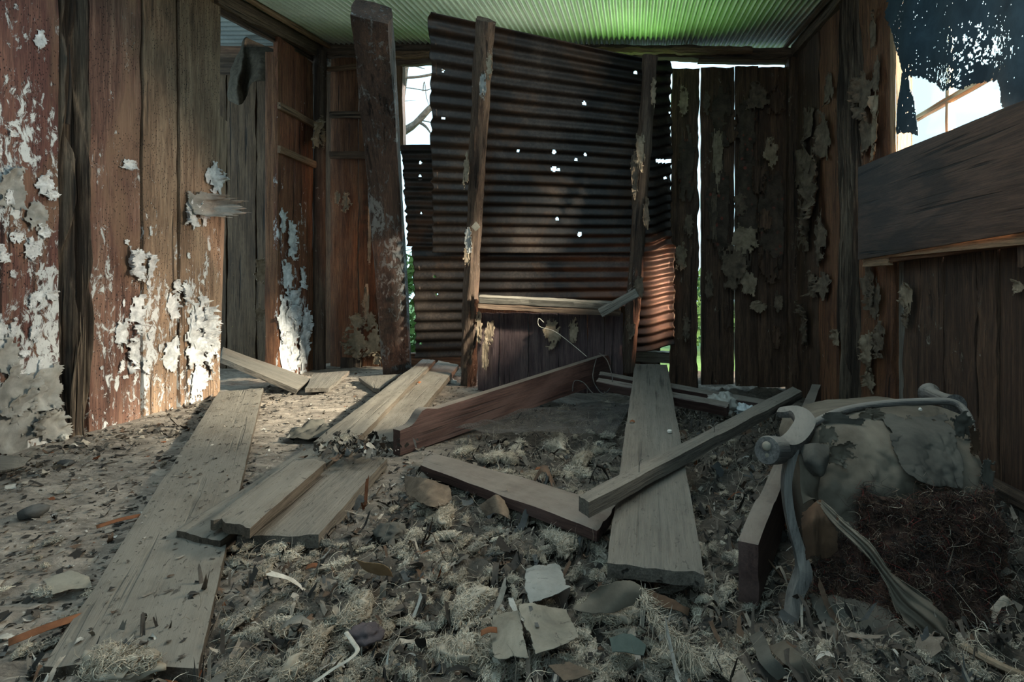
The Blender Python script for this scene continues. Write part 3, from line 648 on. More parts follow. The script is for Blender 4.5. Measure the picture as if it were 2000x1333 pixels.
# side rail of the bed, standing on edge, shaped ends
def siderail(name, A, B, prof, T, label):
    """A,B bottom line ends; prof = [(s, height above the line)] outline of the upper edge; T thickness"""
    A, B = np.array(A), np.array(B); d = B - A; L = np.linalg.norm(d); d = d / L
    side = np.cross(d, (0, 0, 1)); side /= np.linalg.norm(side)
    s = np.linspace(0, 1, 120); h = np.interp(s, [p[0] for p in prof], [p[1] for p in prof]); nz = 7
    V = []
    for k, off in enumerate((-T / 2, T / 2)):
        for j in range(nz):
            V.append(A + d * (s * L)[:, None] + np.array([0, 0, 1.0]) * (h * j / (nz - 1))[:, None] + side * (off + .002 * noise(np.stack([s * 12, s * 0 + j, s * 0], -1), 1, k)[:, None]))
    V = np.stack(V)                                 # 2*nz, 120
    n = 120; faces = []
    order = list(range(nz)) + list(range(2 * nz - 1, nz - 1, -1)); m = len(order)
    for a in range(m):
        r, r2 = order[a], order[(a + 1) % m]
        for i in range(n - 1): faces.append((r * n + i, r2 * n + i, r2 * n + i + 1, r * n + i + 1))
    faces += [tuple(r * n for r in order), tuple(r * n + n - 1 for r in order[::-1])]
    M = frame((A + B) / 2, d, side)
    o = build(name, V, faces, M_['red_rail'], None, M, sharp=.6)
    return tag(o, label, 'bed rail')
A0 = onz(775, 889, 0); B0 = at(1186, 742, 3.55)
siderail('bed_side_rail', A0, B0, [(0, .108), (.018, .112), (.03, .112), (.045, .125), (.065, .165), (.08, .172), (.12, .155), (.5, .165), (.96, .18), (.985, .175), (1, .14)], .05,
         'heavy red-brown bed side rail standing on edge, with a notched near end')
A1 = onz(1462, 1180, -.02); B1 = Vector((1.09, 3.03, -.02))
siderail('bed_side_rail', A1, B1, [(0, .145), (.05, .155), (.11, .158), (.13, .15), (.5, .15), (1, .16)], .048,
         'red-brown bed side rail standing on edge behind the front leg of the overturned armchair')
# nails in the narrow timber
for k, (px, py, z) in enumerate(((1248, 922, .165), (1395, 845, .163))):
    q = onz(px, py, z); o = sweep('nail', [q - Vector((0, 0, .01)), q + Vector((.002, 0, .03)), q + Vector((.012, 0, .038))], [.0014] * 3, M_['nail'], ns=6, sub=3, up=(0, 1, 0))
    tag(o, ('bent nail standing up near the square end of the narrow timber', 'bent nail standing up halfway along the narrow timber')[k], 'nail')

# --- hardboard panel standing in the doorway
pn = board('hardboard_panel', [(XL - .02, 3.30, 0), (XL - .02, YL(434), 0), (XL - .02, YL(450.5), CZ + (550 - 238) / 1000 * YL(450)), (XL - .02, 3.30, CZ + (550 - 222) / 1000 * YL(450))], .006, M_['masonite'], out=(1, 0, 0), rough=.001, edge=.0005, end=0, rnd=0)
tag(pn, 'smooth light brown hardboard panel standing upright at the edge of the side doorway', 'panel')

# --- plywood board
pb = board('plywood_board', [(1.30, 2.955, .875), (1.30, 2.955, 1.41), (1.30, 1.30, 1.335), (1.30, 1.30, .93)], .016, M_['ply'], out=(-1, 0, 0), nl=60, nw=20, rough=.0015, edge=.0015)
tag(pb, 'large dark brown plywood board fixed across the lower half of the side window', 'board')
bar('support_rail', (1.335, 2.82, .86), (1.335, 1.5, .895), .03, .03, M_['slab_redbare'], pb, out=(-1, 0, 0))
bar('support_block', (1.325, 2.95, .86), (1.325, 2.66, .86), .05, .03, M_['sillwood'], pb, out=(-1, 0, 0), nl=8)
bar('support_block', (1.345, 1.76, .80), (1.345, 1.76, 1.0), .06, .04, M_['slab_dark'], pb, out=(-1, 0, 0), nl=8)

# --- torn curtain
def inpoly(x, y, poly):
    r = np.zeros(x.shape, bool); n = len(poly)
    for i in range(n):
        x1, y1 = poly[i]; x2, y2 = poly[(i + 1) % n]
        c = ((y1 > y) != (y2 > y)) & (x < (x2 - x1) * (y - y1) / (y2 - y1 + 1e-12) + x1); r ^= c
    return r
nu, nv = 330, 250
cy_, cz_ = np.linspace(2.92, 1.50, nu), np.linspace(2.46, 1.30, nv)
YY, ZZ = np.meshgrid(cy_, cz_, indexing='ij'); XX = 1.355 - .016 * np.sin(YY * 17 + ZZ * 1.5) * sm(2.5, 1.6, ZZ) - .012 * noise(np.stack([YY, ZZ, ZZ * 0], -1), 5)
pxx = CX + 1.355 / YY * F; pyy = CY - (ZZ - CZ) / YY * F
poly = [(1745, -200), (1728, 36), (1745, 80), (1762, 132), (1769, 144), (1788, 148), (1812, 160), (1840, 176), (1866, 172), (1890, 166), (1916, 158), (1936, 152), (1950, 172), (1954, 205), (1975, 215), (2100, 240), (2400, 300), (2400, -900), (1800, -900)]
tail = [(1764, 140), (1778, 146), (1784, 200), (1788, 264), (1774, 258), (1752, 262), (1758, 210)]
jit = fbm(np.stack([YY * 60, ZZ * 60, YY * 0], -1), 1, 3, 3) * 3.5
inside = inpoly(pxx + jit, pyy + jit * 1.4, poly) | inpoly(pxx + jit * .3, pyy + jit * .6, tail)
hn = fbm(np.stack([YY * 1, ZZ * 1, YY * 0], -1), 95, 31, 3, .6) + .35 * noise(np.stack([YY, ZZ, YY * 0], -1), 14, 5)
d1 = np.hypot((pxx - 1905) / 78, (pyy - 92) / 72); d2 = np.hypot((pxx - 1845) / 66, (pyy - 150) / 38)
hole = hn > .02 + .95 * sm(.25, 1.15, np.minimum(d1, d2)) + .25 * sm(.0, .4, np.minimum(d1, d2)) * 1
keep = (inside & ~hole)[:-1, :-1]
cu = surf('curtain', np.stack([XX, YY, ZZ], -1), M_['curtain'], keep=keep, solid=.0015)
tag(cu, 'dark blue torn curtain full of holes hanging over the side window', 'curtain')

# --- sacking in the side room
rows = [[at(477, 74, 4.5), at(480, 72, 4.5), at(484, 74, 4.5), at(505, 84, 4.5), at(534, 96, 4.48)],
        [at(462, 112, 4.45), at(474, 105, 4.38), at(484, 110, 4.42), at(508, 112, 4.36), at(534, 115, 4.4)],
        [at(450, 150, 4.42), at(466, 145, 4.30), at(482, 150, 4.40), at(506, 145, 4.30), at(532, 148, 4.36)],
        [at(444, 180, 4.40), at(462, 172, 4.28), at(478, 168, 4.38), at(500, 158, 4.30), at(528, 156, 4.34)],
        [at(446, 196, 4.40), at(468, 206, 4.30), at(476, 198, 4.36), at(492, 162, 4.33), at(520, 158, 4.36)]]
P = ctrl(rows, 50, 50); P[..., 1] += .015 * fbm(P, 9, 3, 3)
tag(surf('sack_cloth', P, M_['sack'], solid=.002), 'dark sacking hung from a nail in the room beyond the side doorway', 'cloth')

# --- peeling paint, lining paper
def flake(name, c, w, h, nrm, up, mat, parent, curl=.4, sd=0, rag=.30, lift=.01, top=True):
    """ragged sheet clinging to a surface: c centre, w wide, h tall, curling away at its lower/side edges"""
    c = np.array(c, float); nrm = np.array(nrm, float); up = np.array(up, float); right = np.cross(up, nrm); right /= np.linalg.norm(right)
    n = 34; u, v = np.meshgrid(np.linspace(-1, 1, n), np.linspace(-1, 1, n), indexing='ij')
    asp = h / max(w, 1e-6); q = np.stack([u * 1.6, v * 1.6 * min(max(asp, .6), 3), u * 0 + sd * .37], -1)
    r = (np.abs(u) ** 2.6 + np.abs(v) ** 2.2) ** .42; rn = r + rag * fbm(q, 1.5, sd, 5, .72)
    k = rn < .80
    e = np.clip(rn / .80, 0, 1)
    lv = noise(np.stack([u, v, u * 0 + sd], -1), 1.3, sd)
    out = lift * .5 + curl * min(w, h) * (e ** 3) * (.15 + .85 * np.clip(lv * 1.8, -.1, 1)) + .10 * min(w, h) * noise(np.stack([u, v, u * 0 + sd], -1), 3.5, sd + 5) * .5
    out = np.maximum(out, .0025)
    P = c + (u * w / 2)[..., None] * right + (v * h / 2)[..., None] * up + out[..., None] * nrm
    keep = k[:-1, :-1] & k[1:, 1:] & k[1:, :-1] & k[:-1, 1:]
    # keep the central island only
    lab = np.zeros(keep.shape, bool); lab[n // 2 - 1, n // 2 - 1] = True; keep[n // 2 - 1, n // 2 - 1] = True
    for _ in range(60):
        g = lab.copy(); g[1:] |= lab[:-1]; g[:-1] |= lab[1:]; g[:, 1:] |= lab[:, :-1]; g[:, :-1] |= lab[:, 1:]; g &= keep
        if (g == lab).all(): break
        lab = g
    M = frame(c, up, nrm)
    return surf(name, P, mat, parent, keep=lab, solid=.0012, M=M)
def lflake(px, py, wpx, hpx, mat='paint_flake', X=XL + .002, **k):
    Y = X * F / (px - CX); s = Y / F; wy = abs(X * F / (px + wpx / 2 - CX) - X * F / (px - wpx / 2 - CX))
    SEED[0] += 1
    return flake('paint_flake' if 'paint' in mat else 'paper_scrap', (X, Y, CZ - (py - CY) * s), wy * 1.15, hpx * s * 1.15, (1, 0, 0), (0, 0, 1), M_[mat], WL, sd=SEED[0], **k)
def rflake(px, py, wpx, hpx, mat='paper_brown', X=XR - .012, **k):
    Y = X * F / (px - CX); s = Y / F; wy = abs(X * F / (px + wpx / 2 - CX) - X * F / (px - wpx / 2 - CX)); SEED[0] += 1
    return flake('paper_scrap', (X, Y, CZ - (py - CY) * s), wy * 1.15, hpx * s * 1.15, (-1, 0, 0), (0, 0, 1), M_[mat], WR, sd=SEED[0], **k)
def bflake(px, py, wpx, hpx, Y, mat='paper_brown', parent=None, name='paper_scrap', **k):
    SEED[0] += 1; s = Y / F
    return flake(name, at(px, py, Y), wpx * s * 1.15, hpx * s * 1.15, (0, -1, 0), (0, 0, 1), M_[mat], parent or WB, sd=SEED[0], **k)
# left boards
for a in ((419, 345, 38, 62), (372, 420, 34, 75), (398, 415, 28, 55), (85, 365, 36, 50), (250, 322, 34, 24),
          (262, 515, 40, 78), (292, 522, 18, 60), (268, 612, 40, 84), (236, 655, 28, 66), (258, 690, 30, 74), (236, 716, 14, 28), (284, 718, 20, 46),
          (336, 600, 26, 70), (334, 690, 40, 84), (362, 570, 22, 50), (388, 640, 40, 120), (376, 672, 34, 130), (404, 640, 30, 100), (385, 740, 30, 70), (418, 676, 16, 50), (404, 700, 24, 70), (378, 766, 18, 26), (342, 560, 20, 30)):
    lflake(*a, curl=.42)
lflake(390, 398, 74, 46, mat='paper_grey', curl=1.3, lift=.03)
for k in range(26):     # crust of old whitewash low on the first board and elsewhere
    px = random.choice((random.uniform(-10, 108), random.uniform(-10, 60), random.uniform(60, 112))); py = random.gauss(560, 160)
    lflake(px, py, random.uniform(10, 30), random.uniform(14, 46), curl=.22)
for k in range(14): lflake(random.choice((random.uniform(180, 272), random.uniform(285, 344), random.uniform(356, 426))), random.gauss(640, 90), random.uniform(5, 12), random.uniform(8, 22), curl=.3)
for a in ((25, 770, 70, 90), (85, 760, 60, 80), (30, 840, 90, 90), (90, 830, 60, 70), (60, 800, 70, 80), (10, 700, 50, 60), (20, 375, 50, 90), (70, 420, 40, 50)):
    lflake(a[0], a[1], a[2] * 1.25, a[3] * 1.25, mat='paper_grey', curl=.28, rag=.24)
# left wall beyond the doorway
for a in ((552, 620, 24, 110), (568, 640, 30, 120), (560, 540, 22, 90), (590, 680, 26, 110), (556, 690, 26, 90), (575, 600, 24, 90), (598, 640, 20, 90), (552, 430, 16, 60), (567, 470, 20, 90), (590, 540, 14, 60), (574, 700, 26, 60)):
    lflake(*a, curl=.25)
for a in ((616, 262, 18, 66), (628, 270, 14, 50)): lflake(*a, mat='paper_tan', X=XL + .08, curl=.4)
lflake(508, 530, 30, 50, mat='paper_tan', X=-3.2, curl=.2); lflake(505, 615, 22, 50, mat='paper_tan', X=-3.2, curl=.3)
# back wall left of the leaning post
for a in ((660, 388, 16, 34, 4.44, 'paper_tan'), (677, 395, 22, 44, 4.44, 'paper_tan'), (716, 600, 14, 90, 4.44, 'paper_tan'), (700, 628, 34, 36, 4.40, 'paper_tan'), (726, 625, 18, 40, 4.4, 'paper_tan'), (698, 662, 40, 60, 4.38, 'paper_tan'), (732, 668, 34, 70, 4.38, 'paper_tan'), (694, 690, 28, 26, 4.38, 'paper_tan'), (738, 700, 20, 30, 4.38, 'paper_tan'), (722, 470, 8, 120, 4.42, 'paper_tan')):
    bflake(*a, curl=.45)
# back right section
for a in ((1400, 300, 22, 130), (1402, 320, 16, 120), (1395, 420, 14, 120), (1345, 440, 20, 60), (1430, 520, 56, 90), (1462, 550, 40, 60), (1480, 600, 34, 26), (1500, 520, 44, 70), (1455, 470, 50, 60), (1520, 590, 20, 44), (1515, 660, 18, 50), (1425, 250, 36, 70), (1480, 190, 50, 60), (1515, 200, 34, 70), (1385, 560, 16, 70), (1480, 350, 30, 70), (1505, 300, 30, 60), (1335, 200, 22, 60), (1340, 640, 18, 60), (1330, 500, 26, 60), (1420, 620, 16, 70), (1495, 430, 34, 50), (1380, 200, 14, 60), (1445, 400, 30, 50)):
    bflake(*a, 4.38 if a[0] > 1366 else 4.23, random.choice(('paper_brown', 'paper_brown', 'slab_dark', 'paper_tan')), curl=.28)
fl = NT('floral_wallpaper', .9); dd = fl.voro(16); base_ = fl.ramp(fl.noise(9, 1, 7, .7, .5), [(.35, (.028, .020, .014)), (.65, (.085, .060, .042))])
fl.color(fl.mix(fl.ma('MULTIPLY', fl.step(dd, .30, .16), fl.step(fl.noise(11, 1, 4), .45, .6)), base_, (.17, .045, .03))); fl.bump(fl.noise(24, 1, 6, .7), .8, .006); M_['floral'] = fl.m
for a in ((1405, 410, 52, 220), (1458, 400, 46, 300), (1458, 250, 44, 160), (1508, 430, 52, 260), (1410, 230, 50, 130), (1340, 330, 34, 160)): bflake(*a, 4.40 if a[0] > 1366 else 4.24, 'floral', curl=.08, rag=.22, lift=.004)
# right wall
for a in ((1612, 270, 26, 110), (1568, 330, 34, 120), (1592, 360, 34, 160), (1575, 440, 30, 120), (1606, 470, 24, 110), (1580, 240, 22, 80), (1612, 560, 26, 60), (1575, 640, 22, 90), (1690, 190, 34, 110), (1694, 270, 26, 130), (1712, 250, 16, 150), (1708, 60, 14, 80), (1700, 560, 30, 110), (1712, 580, 24, 90), (1700, 690, 26, 90), (1702, 740, 18, 50), (1776, 580, 22, 80), (1774, 620, 12, 60), (1636, 660, 14, 40), (1620, 180, 18, 80), (1590, 560, 20, 60), (1714, 150, 16, 80), (1722, 660, 18, 90)):
    rflake(*a, mat=random.choice(('paper_brown', 'paper_brown', 'paper_tan')), curl=.30, lift=.015)
rflake(1990, 560, 24, 34, mat='paper_tan')
# low panel and log posts
for a in ((957, 650, 20, 60), (948, 690, 16, 80), (1078, 655, 34, 64), (1120, 650, 20, 60)): bflake(*a, 3.58, 'paper_tan', LW, curl=.3)
for a in ((957, 130, 14, 60, 2.66), (944, 170, 16, 70, 2.76), (912, 330, 14, 90, 3.03), (915, 470, 18, 60, 3.25), (912, 500, 14, 50, 3.30), (936, 640, 14, 70, 3.56)):
    bflake(*a, random.choice(('paper_tan', 'paper_grey')), pst, name='bark_strip', curl=.5)
for a in ((1250, 300, 20, 90, 3.28), (1240, 340, 18, 110, 3.32), (1262, 420, 16, 80, 3.4), (1248, 560, 22, 60, 3.48), (1276, 180, 12, 60, 3.17), (1232, 640, 18, 60, 3.6)):
    bflake(*a, random.choice(('paper_brown', 'paper_tan')), p2, name='bark_strip', curl=.5)

def torn(P, tear, f=24, sd=5):
    nu, nv = P.shape[:2]; U, V = np.meshgrid(np.linspace(-1, 1, nu), np.linspace(-1, 1, nv), indexing='ij')
    ed = np.minimum(1 - np.abs(U), 1 - np.abs(V)); k = ed > tear * (.4 + 1.1 * fbm(P, f, sd, 4, .7)); k[nu // 4:-nu // 4, nv // 4:-nv // 4] = True
    return k[:-1, :-1] & k[1:, 1:] & k[1:, :-1] & k[:-1, 1:]
# --- armchair lying on its side
CH = empty('armchair', at(1740, 1200, 1.35), 'overturned armchair with torn grey-brown cloth, its horsehair stuffing bursting out', 'armchair')
rows = [[at(1583, 834, 1.52), at(1655, 806, 1.60), at(1740, 795, 1.64), at(1820, 792, 1.66), at(1888, 815, 1.62)],
        [at(1572, 880, 1.42), at(1655, 860, 1.46), at(1740, 860, 1.49), at(1830, 858, 1.52), at(1904, 880, 1.50)],
        [at(1588, 950, 1.36), at(1660, 950, 1.37), at(1750, 945, 1.40), at(1840, 945, 1.42), at(1935, 955, 1.43)],
        [at(1600, 1060, 1.33), at(1680, 1060, 1.36), at(1760, 1060, 1.38), at(1860, 1060, 1.39), at(1952, 1065, 1.39)],
        [at(1625, 1190, 1.24), at(1700, 1200, 1.24), at(1780, 1215, 1.23), at(1880, 1230, 1.22), at(1975, 1240, 1.21)]]
P = ctrl(rows, 80, 90)
P[..., 1] += .016 * fbm(P, 7, 21, 3) + .010 * (1 - np.abs(fbm(P * np.array([1, 1, .45]), 9, 2, 3))) ** 3 + .003 * fbm(P, 50, 2, 2)
nu, nv = P.shape[:2]
Bk = P.copy(); Bk[..., 1] += .38; Bk[..., 0] += .04; Bk[..., 2] = np.clip(Bk[..., 2] - .06, -.03, None)
V = np.concatenate([P.reshape(-1, 3), Bk.reshape(-1, 3)]); N = nu * nv
ring = np.array([i * nv for i in range(nu)] + [(nu - 1) * nv + j for j in range(1, nv)] + [i * nv + nv - 1 for i in range(nu - 2, -1, -1)] + [j for j in range(nv - 2, 0, -1)])
r2 = np.roll(ring, -1)
fc = np.concatenate([gridfaces(nu, nv), gridfaces(nu, nv, off=N, flip=True), np.stack([ring, ring + N, r2 + N, r2], -1)])
build('upholstery', V, fc, M_['cloth'], CH, sharp=.9)
# torn darker cloth on the upper part
rows = [[at(1722, 812, 1.59), at(1760, 806, 1.60), at(1800, 812, 1.61), at(1852, 806, 1.60)],
        [at(1738, 850, 1.47), at(1780, 850, 1.46), at(1820, 846, 1.48), at(1868, 850, 1.48)],
        [at(1752, 895, 1.40), at(1790, 905, 1.38), at(1830, 900, 1.41), at(1882, 900, 1.42)],
        [at(1772, 925, 1.36), at(1800, 945, 1.34), at(1850, 952, 1.37), at(1880, 958, 1.38)]]
P = ctrl(rows, 80, 80); P[..., 1] += .010 * fbm(P, 14, 3, 4) + .006 * (1 - np.abs(fbm(P * np.array([1, 1, .4]), 22, 7, 3))) ** 3
surf('loose_cover', P, M_['cloth_dark'], CH, keep=torn(P, .16), solid=.002)
rows = [[at(1563, 872, 1.36), at(1590, 868, 1.34), at(1620, 872, 1.36)], [at(1570, 905, 1.31), at(1590, 900, 1.28), at(1622, 890, 1.33)], [at(1590, 930, 1.32), at(1605, 930, 1.28), at(1618, 905, 1.32)]]
P = ctrl(rows, 24, 24); P[..., 1] += .01 * fbm(P, 25, 3, 3); surf('torn_flap', P, M_['cloth_dark'], CH, solid=.002)
rows = [[at(1560, 870, 1.37), at(1600, 880, 1.35), at(1598, 960, 1.34)], [at(1562, 940, 1.32), at(1580, 960, 1.31), at(1600, 990, 1.31)], [at(1568, 985, 1.28), at(1590, 975, 1.27), at(1602, 985, 1.28)]]
P = ctrl(rows, 24, 24); P[..., 1] += .008 * fbm(P, 20, 4, 3); surf('side_cover', P, M_['cloth'], CH, solid=.002)
rows = [[at(1562, 1000, 1.24), at(1585, 985, 1.22), at(1606, 975, 1.23), at(1640, 1010, 1.22)], [at(1564, 1040, 1.20), at(1585, 1020, 1.17), at(1605, 1015, 1.18), at(1640, 1040, 1.18)], [at(1575, 1095, 1.20), at(1590, 1085, 1.18), at(1612, 1090, 1.2), at(1636, 1070, 1.18)]]
P = ctrl(rows, 60, 60); P[..., 1] += .010 * fbm(P * np.array([1, 1, .4]), 26, 4, 4); surf('torn_flap', P, M_['cloth_brown'], CH, keep=torn(P, .16), solid=.002)
# long torn strip of cloth
rows = [[at(1592, 978, 1.22), at(1602, 974, 1.21)], [at(1625, 1022, 1.17), at(1652, 1018, 1.16)], [at(1680, 1075, 1.12), at(1700, 1060, 1.12)], [at(1722, 1130, 1.09), at(1742, 1118, 1.09)],
        [at(1745, 1190, 1.06), at(1800, 1160, 1.07)], [at(1790, 1235, 1.03), at(1850, 1200, 1.04)], [at(1835, 1278, 1.01), at(1884, 1262, 1.02)]]
P = ctrl(rows, 160, 40); U, V = np.meshgrid(np.linspace(0, 1, 160), np.linspace(-1, 1, 40), indexing='ij')
P[..., 1] += (.010 * np.cos(V * 5 + U * 3) + .006 * np.cos(V * 13 - U * 5)) * sm(0, .3, U) + .008 * fbm(P, 18, 4, 3)
surf('torn_strip', P, M_['cloth'], CH, keep=torn(P, .22, 40), solid=.0015)
v, f = None, None
# timber frame
arm = sweep('arm', [at(1522, 806, 1.62), at(1556, 806, 1.58), at(1572, 826, 1.50), at(1562, 850, 1.42), at(1546, 868, 1.36), at(1528, 876, 1.31), at(1512, 872, 1.27)],
      [(.018, .012), (.028, .014), (.031, .016), (.030, .018), (.028, .020), (.025, .023), (.022, .025)], M_['chairwood'], CH, ns=18, sub=8, up=(0, -.3, 1), ring='box')
q0, q1 = at(1520, 880, 1.28), at(1500, 880, 1.235)
sc_ = sweep('scroll', [q0, q1, q1 + (q1 - q0) * .1], [.033, .034, .028], M_['chairwood'], CH, ns=24, sub=3, up=(0, 0, 1))
for dz, dx in ((.010, -.002), (-.012, .002)): 
    c0 = q1 + (q1 - q0).normalized() * .002 + Vector((dx, 0, dz)); sweep('rosette', [c0 - (q1 - q0) * .2, c0 + (q1 - q0) * .06, c0 + (q1 - q0) * .15], [.012, .011, .004], M_['page'], CH, ns=16, sub=3)
sweep('leg', [at(1548, 878, 1.335), at(1536, 940, 1.29), at(1543, 1010, 1.25), at(1562, 1080, 1.22), at(1568, 1120, 1.20), at(1552, 1165, 1.175), at(1543, 1222, 1.13)],
      [(.013, .015), (.011, .014), (.011, .014), (.013, .015), (.018, .018), (.015, .016), (.011, .012)], M_['chairwood'], CH, ns=16, sub=10, up=(0, -1, 0), ring='box')
sweep('back_rail', [at(1578, 838, 1.50), at(1600, 822, 1.54), at(1650, 802, 1.60), at(1720, 790, 1.65), at(1800, 785, 1.67), at(1862, 787, 1.67), at(1890, 812, 1.62), at(1902, 850, 1.56)],
      [(.010, .010), (.012, .012), (.013, .012), (.013, .012), (.013, .012), (.014, .012), (.012, .012), (.008, .008)], M_['chairwood'], CH, ns=12, sub=8, up=(0, 0, 1))
a, b = at(1812, 768, 1.95), at(1866, 792, 1.72); d = b - a
sweep('turned_leg', [a, a + d * .06, a + d * .12, a + d * .2, a + d * .5, a + d * .8, b], [.036, .040, .036, .026, .024, .028, .036], M_['chairwood'], CH, ns=28, sub=4, up=(0, 0, 1))
for px, py in ((1797, 800),): 
    q = at(px, py, 1.62); sweep('button', [q, q + Vector((0, -.006, 0))], [.006, .004], M_['bone'], CH, ns=10, sub=2)

# --- strand builder for wool, hair and threads
def strands(starts, dirs, lens, rads, curl, npts=12, turns=2.5, ns=3, bendk=.45):
    n = len(starts); t = np.linspace(0, 1, npts)
    d = dirs / (np.linalg.norm(dirs, axis=1)[:, None] + 1e-9)
    a = np.cross(d, RNG.normal(size=(n, 3))); a /= np.linalg.norm(a, axis=1)[:, None] + 1e-9; b = np.cross(d, a)
    ph = RNG.uniform(0, 6.28, n)[:, None] + t[None] * 2 * math.pi * (turns * RNG.uniform(.5, 1.3, n))[:, None]
    P = starts[:, None] + d[:, None] * (t[None] * lens[:, None])[..., None] + (a[:, None] * np.cos(ph)[..., None] + b[:, None] * np.sin(ph)[..., None]) * (curl * lens)[:, None, None]
    bend = RNG.normal(size=(n, 3)) * lens[:, None] * bendk; P = P + bend[:, None] * (t ** 2)[None, :, None]
    tg = np.gradient(P, axis=1); tg /= np.linalg.norm(tg, axis=2)[..., None] + 1e-9
    s = np.cross(tg, np.array([.31, .22, .92])); s /= np.linalg.norm(s, axis=2)[..., None] + 1e-9; w = np.cross(s, tg)
    r = rads[:, None] * (1 - .7 * t[None] ** 2)
    an = np.arange(ns) * 2 * math.pi / ns
    V = P[:, :, None] + (s[:, :, None] * np.cos(an)[None, None, :, None] + w[:, :, None] * np.sin(an)[None, None, :, None]) * r[:, :, None, None]
    idx = np.arange(n * npts * ns).reshape(n, npts, ns); nx_ = np.roll(idx, -1, axis=2)
    f = np.stack([idx[:, :-1], nx_[:, :-1], nx_[:, 1:], idx[:, 1:]], -1).reshape(-1, 4)
    return V.reshape(-1, 3), f
def blob(c, r, sd, n=22, am=.35):
    u, v = np.meshgrid(np.linspace(0, 2 * math.pi, n, endpoint=False), np.linspace(.02, math.pi - .02, n // 2), indexing='ij')
    D = np.stack([np.cos(u) * np.sin(v), np.sin(u) * np.sin(v), np.cos(v)], -1)
    k = 1 + am * fbm(D * 1.0, 2.1, sd, 4, .62)
    P = np.array(c) + D * np.array(r) * k[..., None]
    m = n // 2; i = np.arange(n)[:, None] * m; j = np.arange(m - 1)[None]; i2 = (np.arange(n)[:, None] + 1) % n * m
    f = np.stack([i + j, i + j + 1, i2 + j + 1, i2 + j], -1).reshape(-1, 4)
    return P.reshape(-1, 3), f
WOOLC = np.array([(.60, .52, .40), (.72, .65, .52), (.46, .40, .31), (.36, .33, .27)])
def tuft(c, r, nstr, sd, col=None, flow=(1, 0, 0), L=.05, rad=.0011, curl=.22):
    """one lock of wool: lumpy core and many crimped fibres"""
    C0 = np.array(c, float); c = np.zeros(3); r = np.array(r, float); an_ = math.atan2(flow[1], flow[0]); flow = (1, 0, flow[2])
    V1, f1 = blob(c, r * .8, sd, 34, .55)
    th = RNG.normal(size=(nstr, 3)); th /= np.linalg.norm(th, axis=1)[:, None]; th[:, 2] = np.abs(th[:, 2]) * .9 - .1
    st = c + th * r * RNG.uniform(.55, .95, (nstr, 1))
    fl = np.array(flow, float) * .8 + RNG.normal(size=(nstr, 3)) * .6; fl = fl - th * (fl * th).sum(1)[:, None] * .8; fl = fl + th * .12
    ln = L * RNG.uniform(.3, .8, nstr); st = st - fl / np.linalg.norm(fl, axis=1)[:, None] * ln[:, None] * .4
    V2, f2 = strands(st, fl, ln, rad * RNG.uniform(.5, 1.4, nstr), curl, 11, 1.4, bendk=.22)
    cc = WOOLC[RNG.integers(0, 4, 1)[0]] if col is None else np.array(col)
    c1 = np.tile(cc * .6, (len(V1), 1)); c2 = np.repeat(cc * RNG.uniform(.65, 1.15, (nstr, 1)), 33, axis=0)
    V = np.concatenate([V1, V2]); V[:, 1] += .5 * r[1] * np.sin(V[:, 0] / r[0] * 2 + sd)          # the lock meanders
    V = np.stack([V[:, 0] * math.cos(an_) - V[:, 1] * math.sin(an_), V[:, 0] * math.sin(an_) + V[:, 1] * math.cos(an_), V[:, 2]], -1) + C0
    return V, np.concatenate([f1, f2 + len(V1)]), np.concatenate([c1, c2])

# stuffing: dark matted core plus hair in mixed colours
rows = [[at(1682, 958, 1.355), at(1760, 960, 1.35), at(1850, 958, 1.37), at(1932, 955, 1.40)],
        [at(1682, 1040, 1.30), at(1760, 1035, 1.27), at(1850, 1040, 1.29), at(1945, 1045, 1.34)],
        [at(1700, 1130, 1.22), at(1770, 1130, 1.19), at(1860, 1130, 1.21), at(1955, 1130, 1.28)],
        [at(1690, 1230, 1.14), at(1770, 1235, 1.12), at(1870, 1245, 1.13), at(1985, 1250, 1.16)]]
hair_m = NT('matted_horsehair', .95); n_ = hair_m.noise(16, 1, 8, .75, .8)
hair_m.color(hair_m.ramp(n_, [(.34, (.008, .006, .006)), (.46, (.045, .022, .016)), (.56, (.075, .045, .03)), (.70, (.14, .095, .065))])); hair_m.bump(hair_m.noise(60, 1, 6, .8), 1, .01); hair_m = hair_m.m
P = ctrl(rows, 110, 100); U, V = np.meshgrid(np.linspace(-1, 1, 110), np.linspace(-1, 1, 100), indexing='ij')
ed = 1 - np.maximum(np.maximum(np.abs(V), U), 0); P[..., 1] += .030 * fbm(P, 11, 3, 4, .6) + .010 * fbm(P, 45, 4, 3) - .03 * sm(0, .3, ed); P[..., 0] += sm(.2, 0, 1 - np.abs(V)) * .02 * noise(P, 18, 7); P[..., 2] += sm(.4, 1, U) * .02 * noise(P, 15, 9)
surf('stuffing', P, hair_m, CH)
rows = [[at(1606, 1050, 1.30), at(1650, 1050, 1.29), at(1700, 1040, 1.32)], [at(1590, 1120, 1.26), at(1650, 1120, 1.24), at(1710, 1110, 1.26)], [at(1590, 1195, 1.20), at(1650, 1200, 1.18), at(1710, 1210, 1.2)]]
P2 = ctrl(rows, 50, 50); P2[..., 1] += .02 * fbm(P2, 14, 5, 4)
surf('stuffing', P2, hair_m, CH)
pal = np.array([(.045, .024, .018), (.10, .055, .038), (.05, .038, .034), (.20, .14, .095), (.24, .045, .035), (.42, .36, .28), (.03, .04, .04), (.07, .042, .036)])
pr_ = [.26, .22, .18, .11, .035, .055, .06, .08]
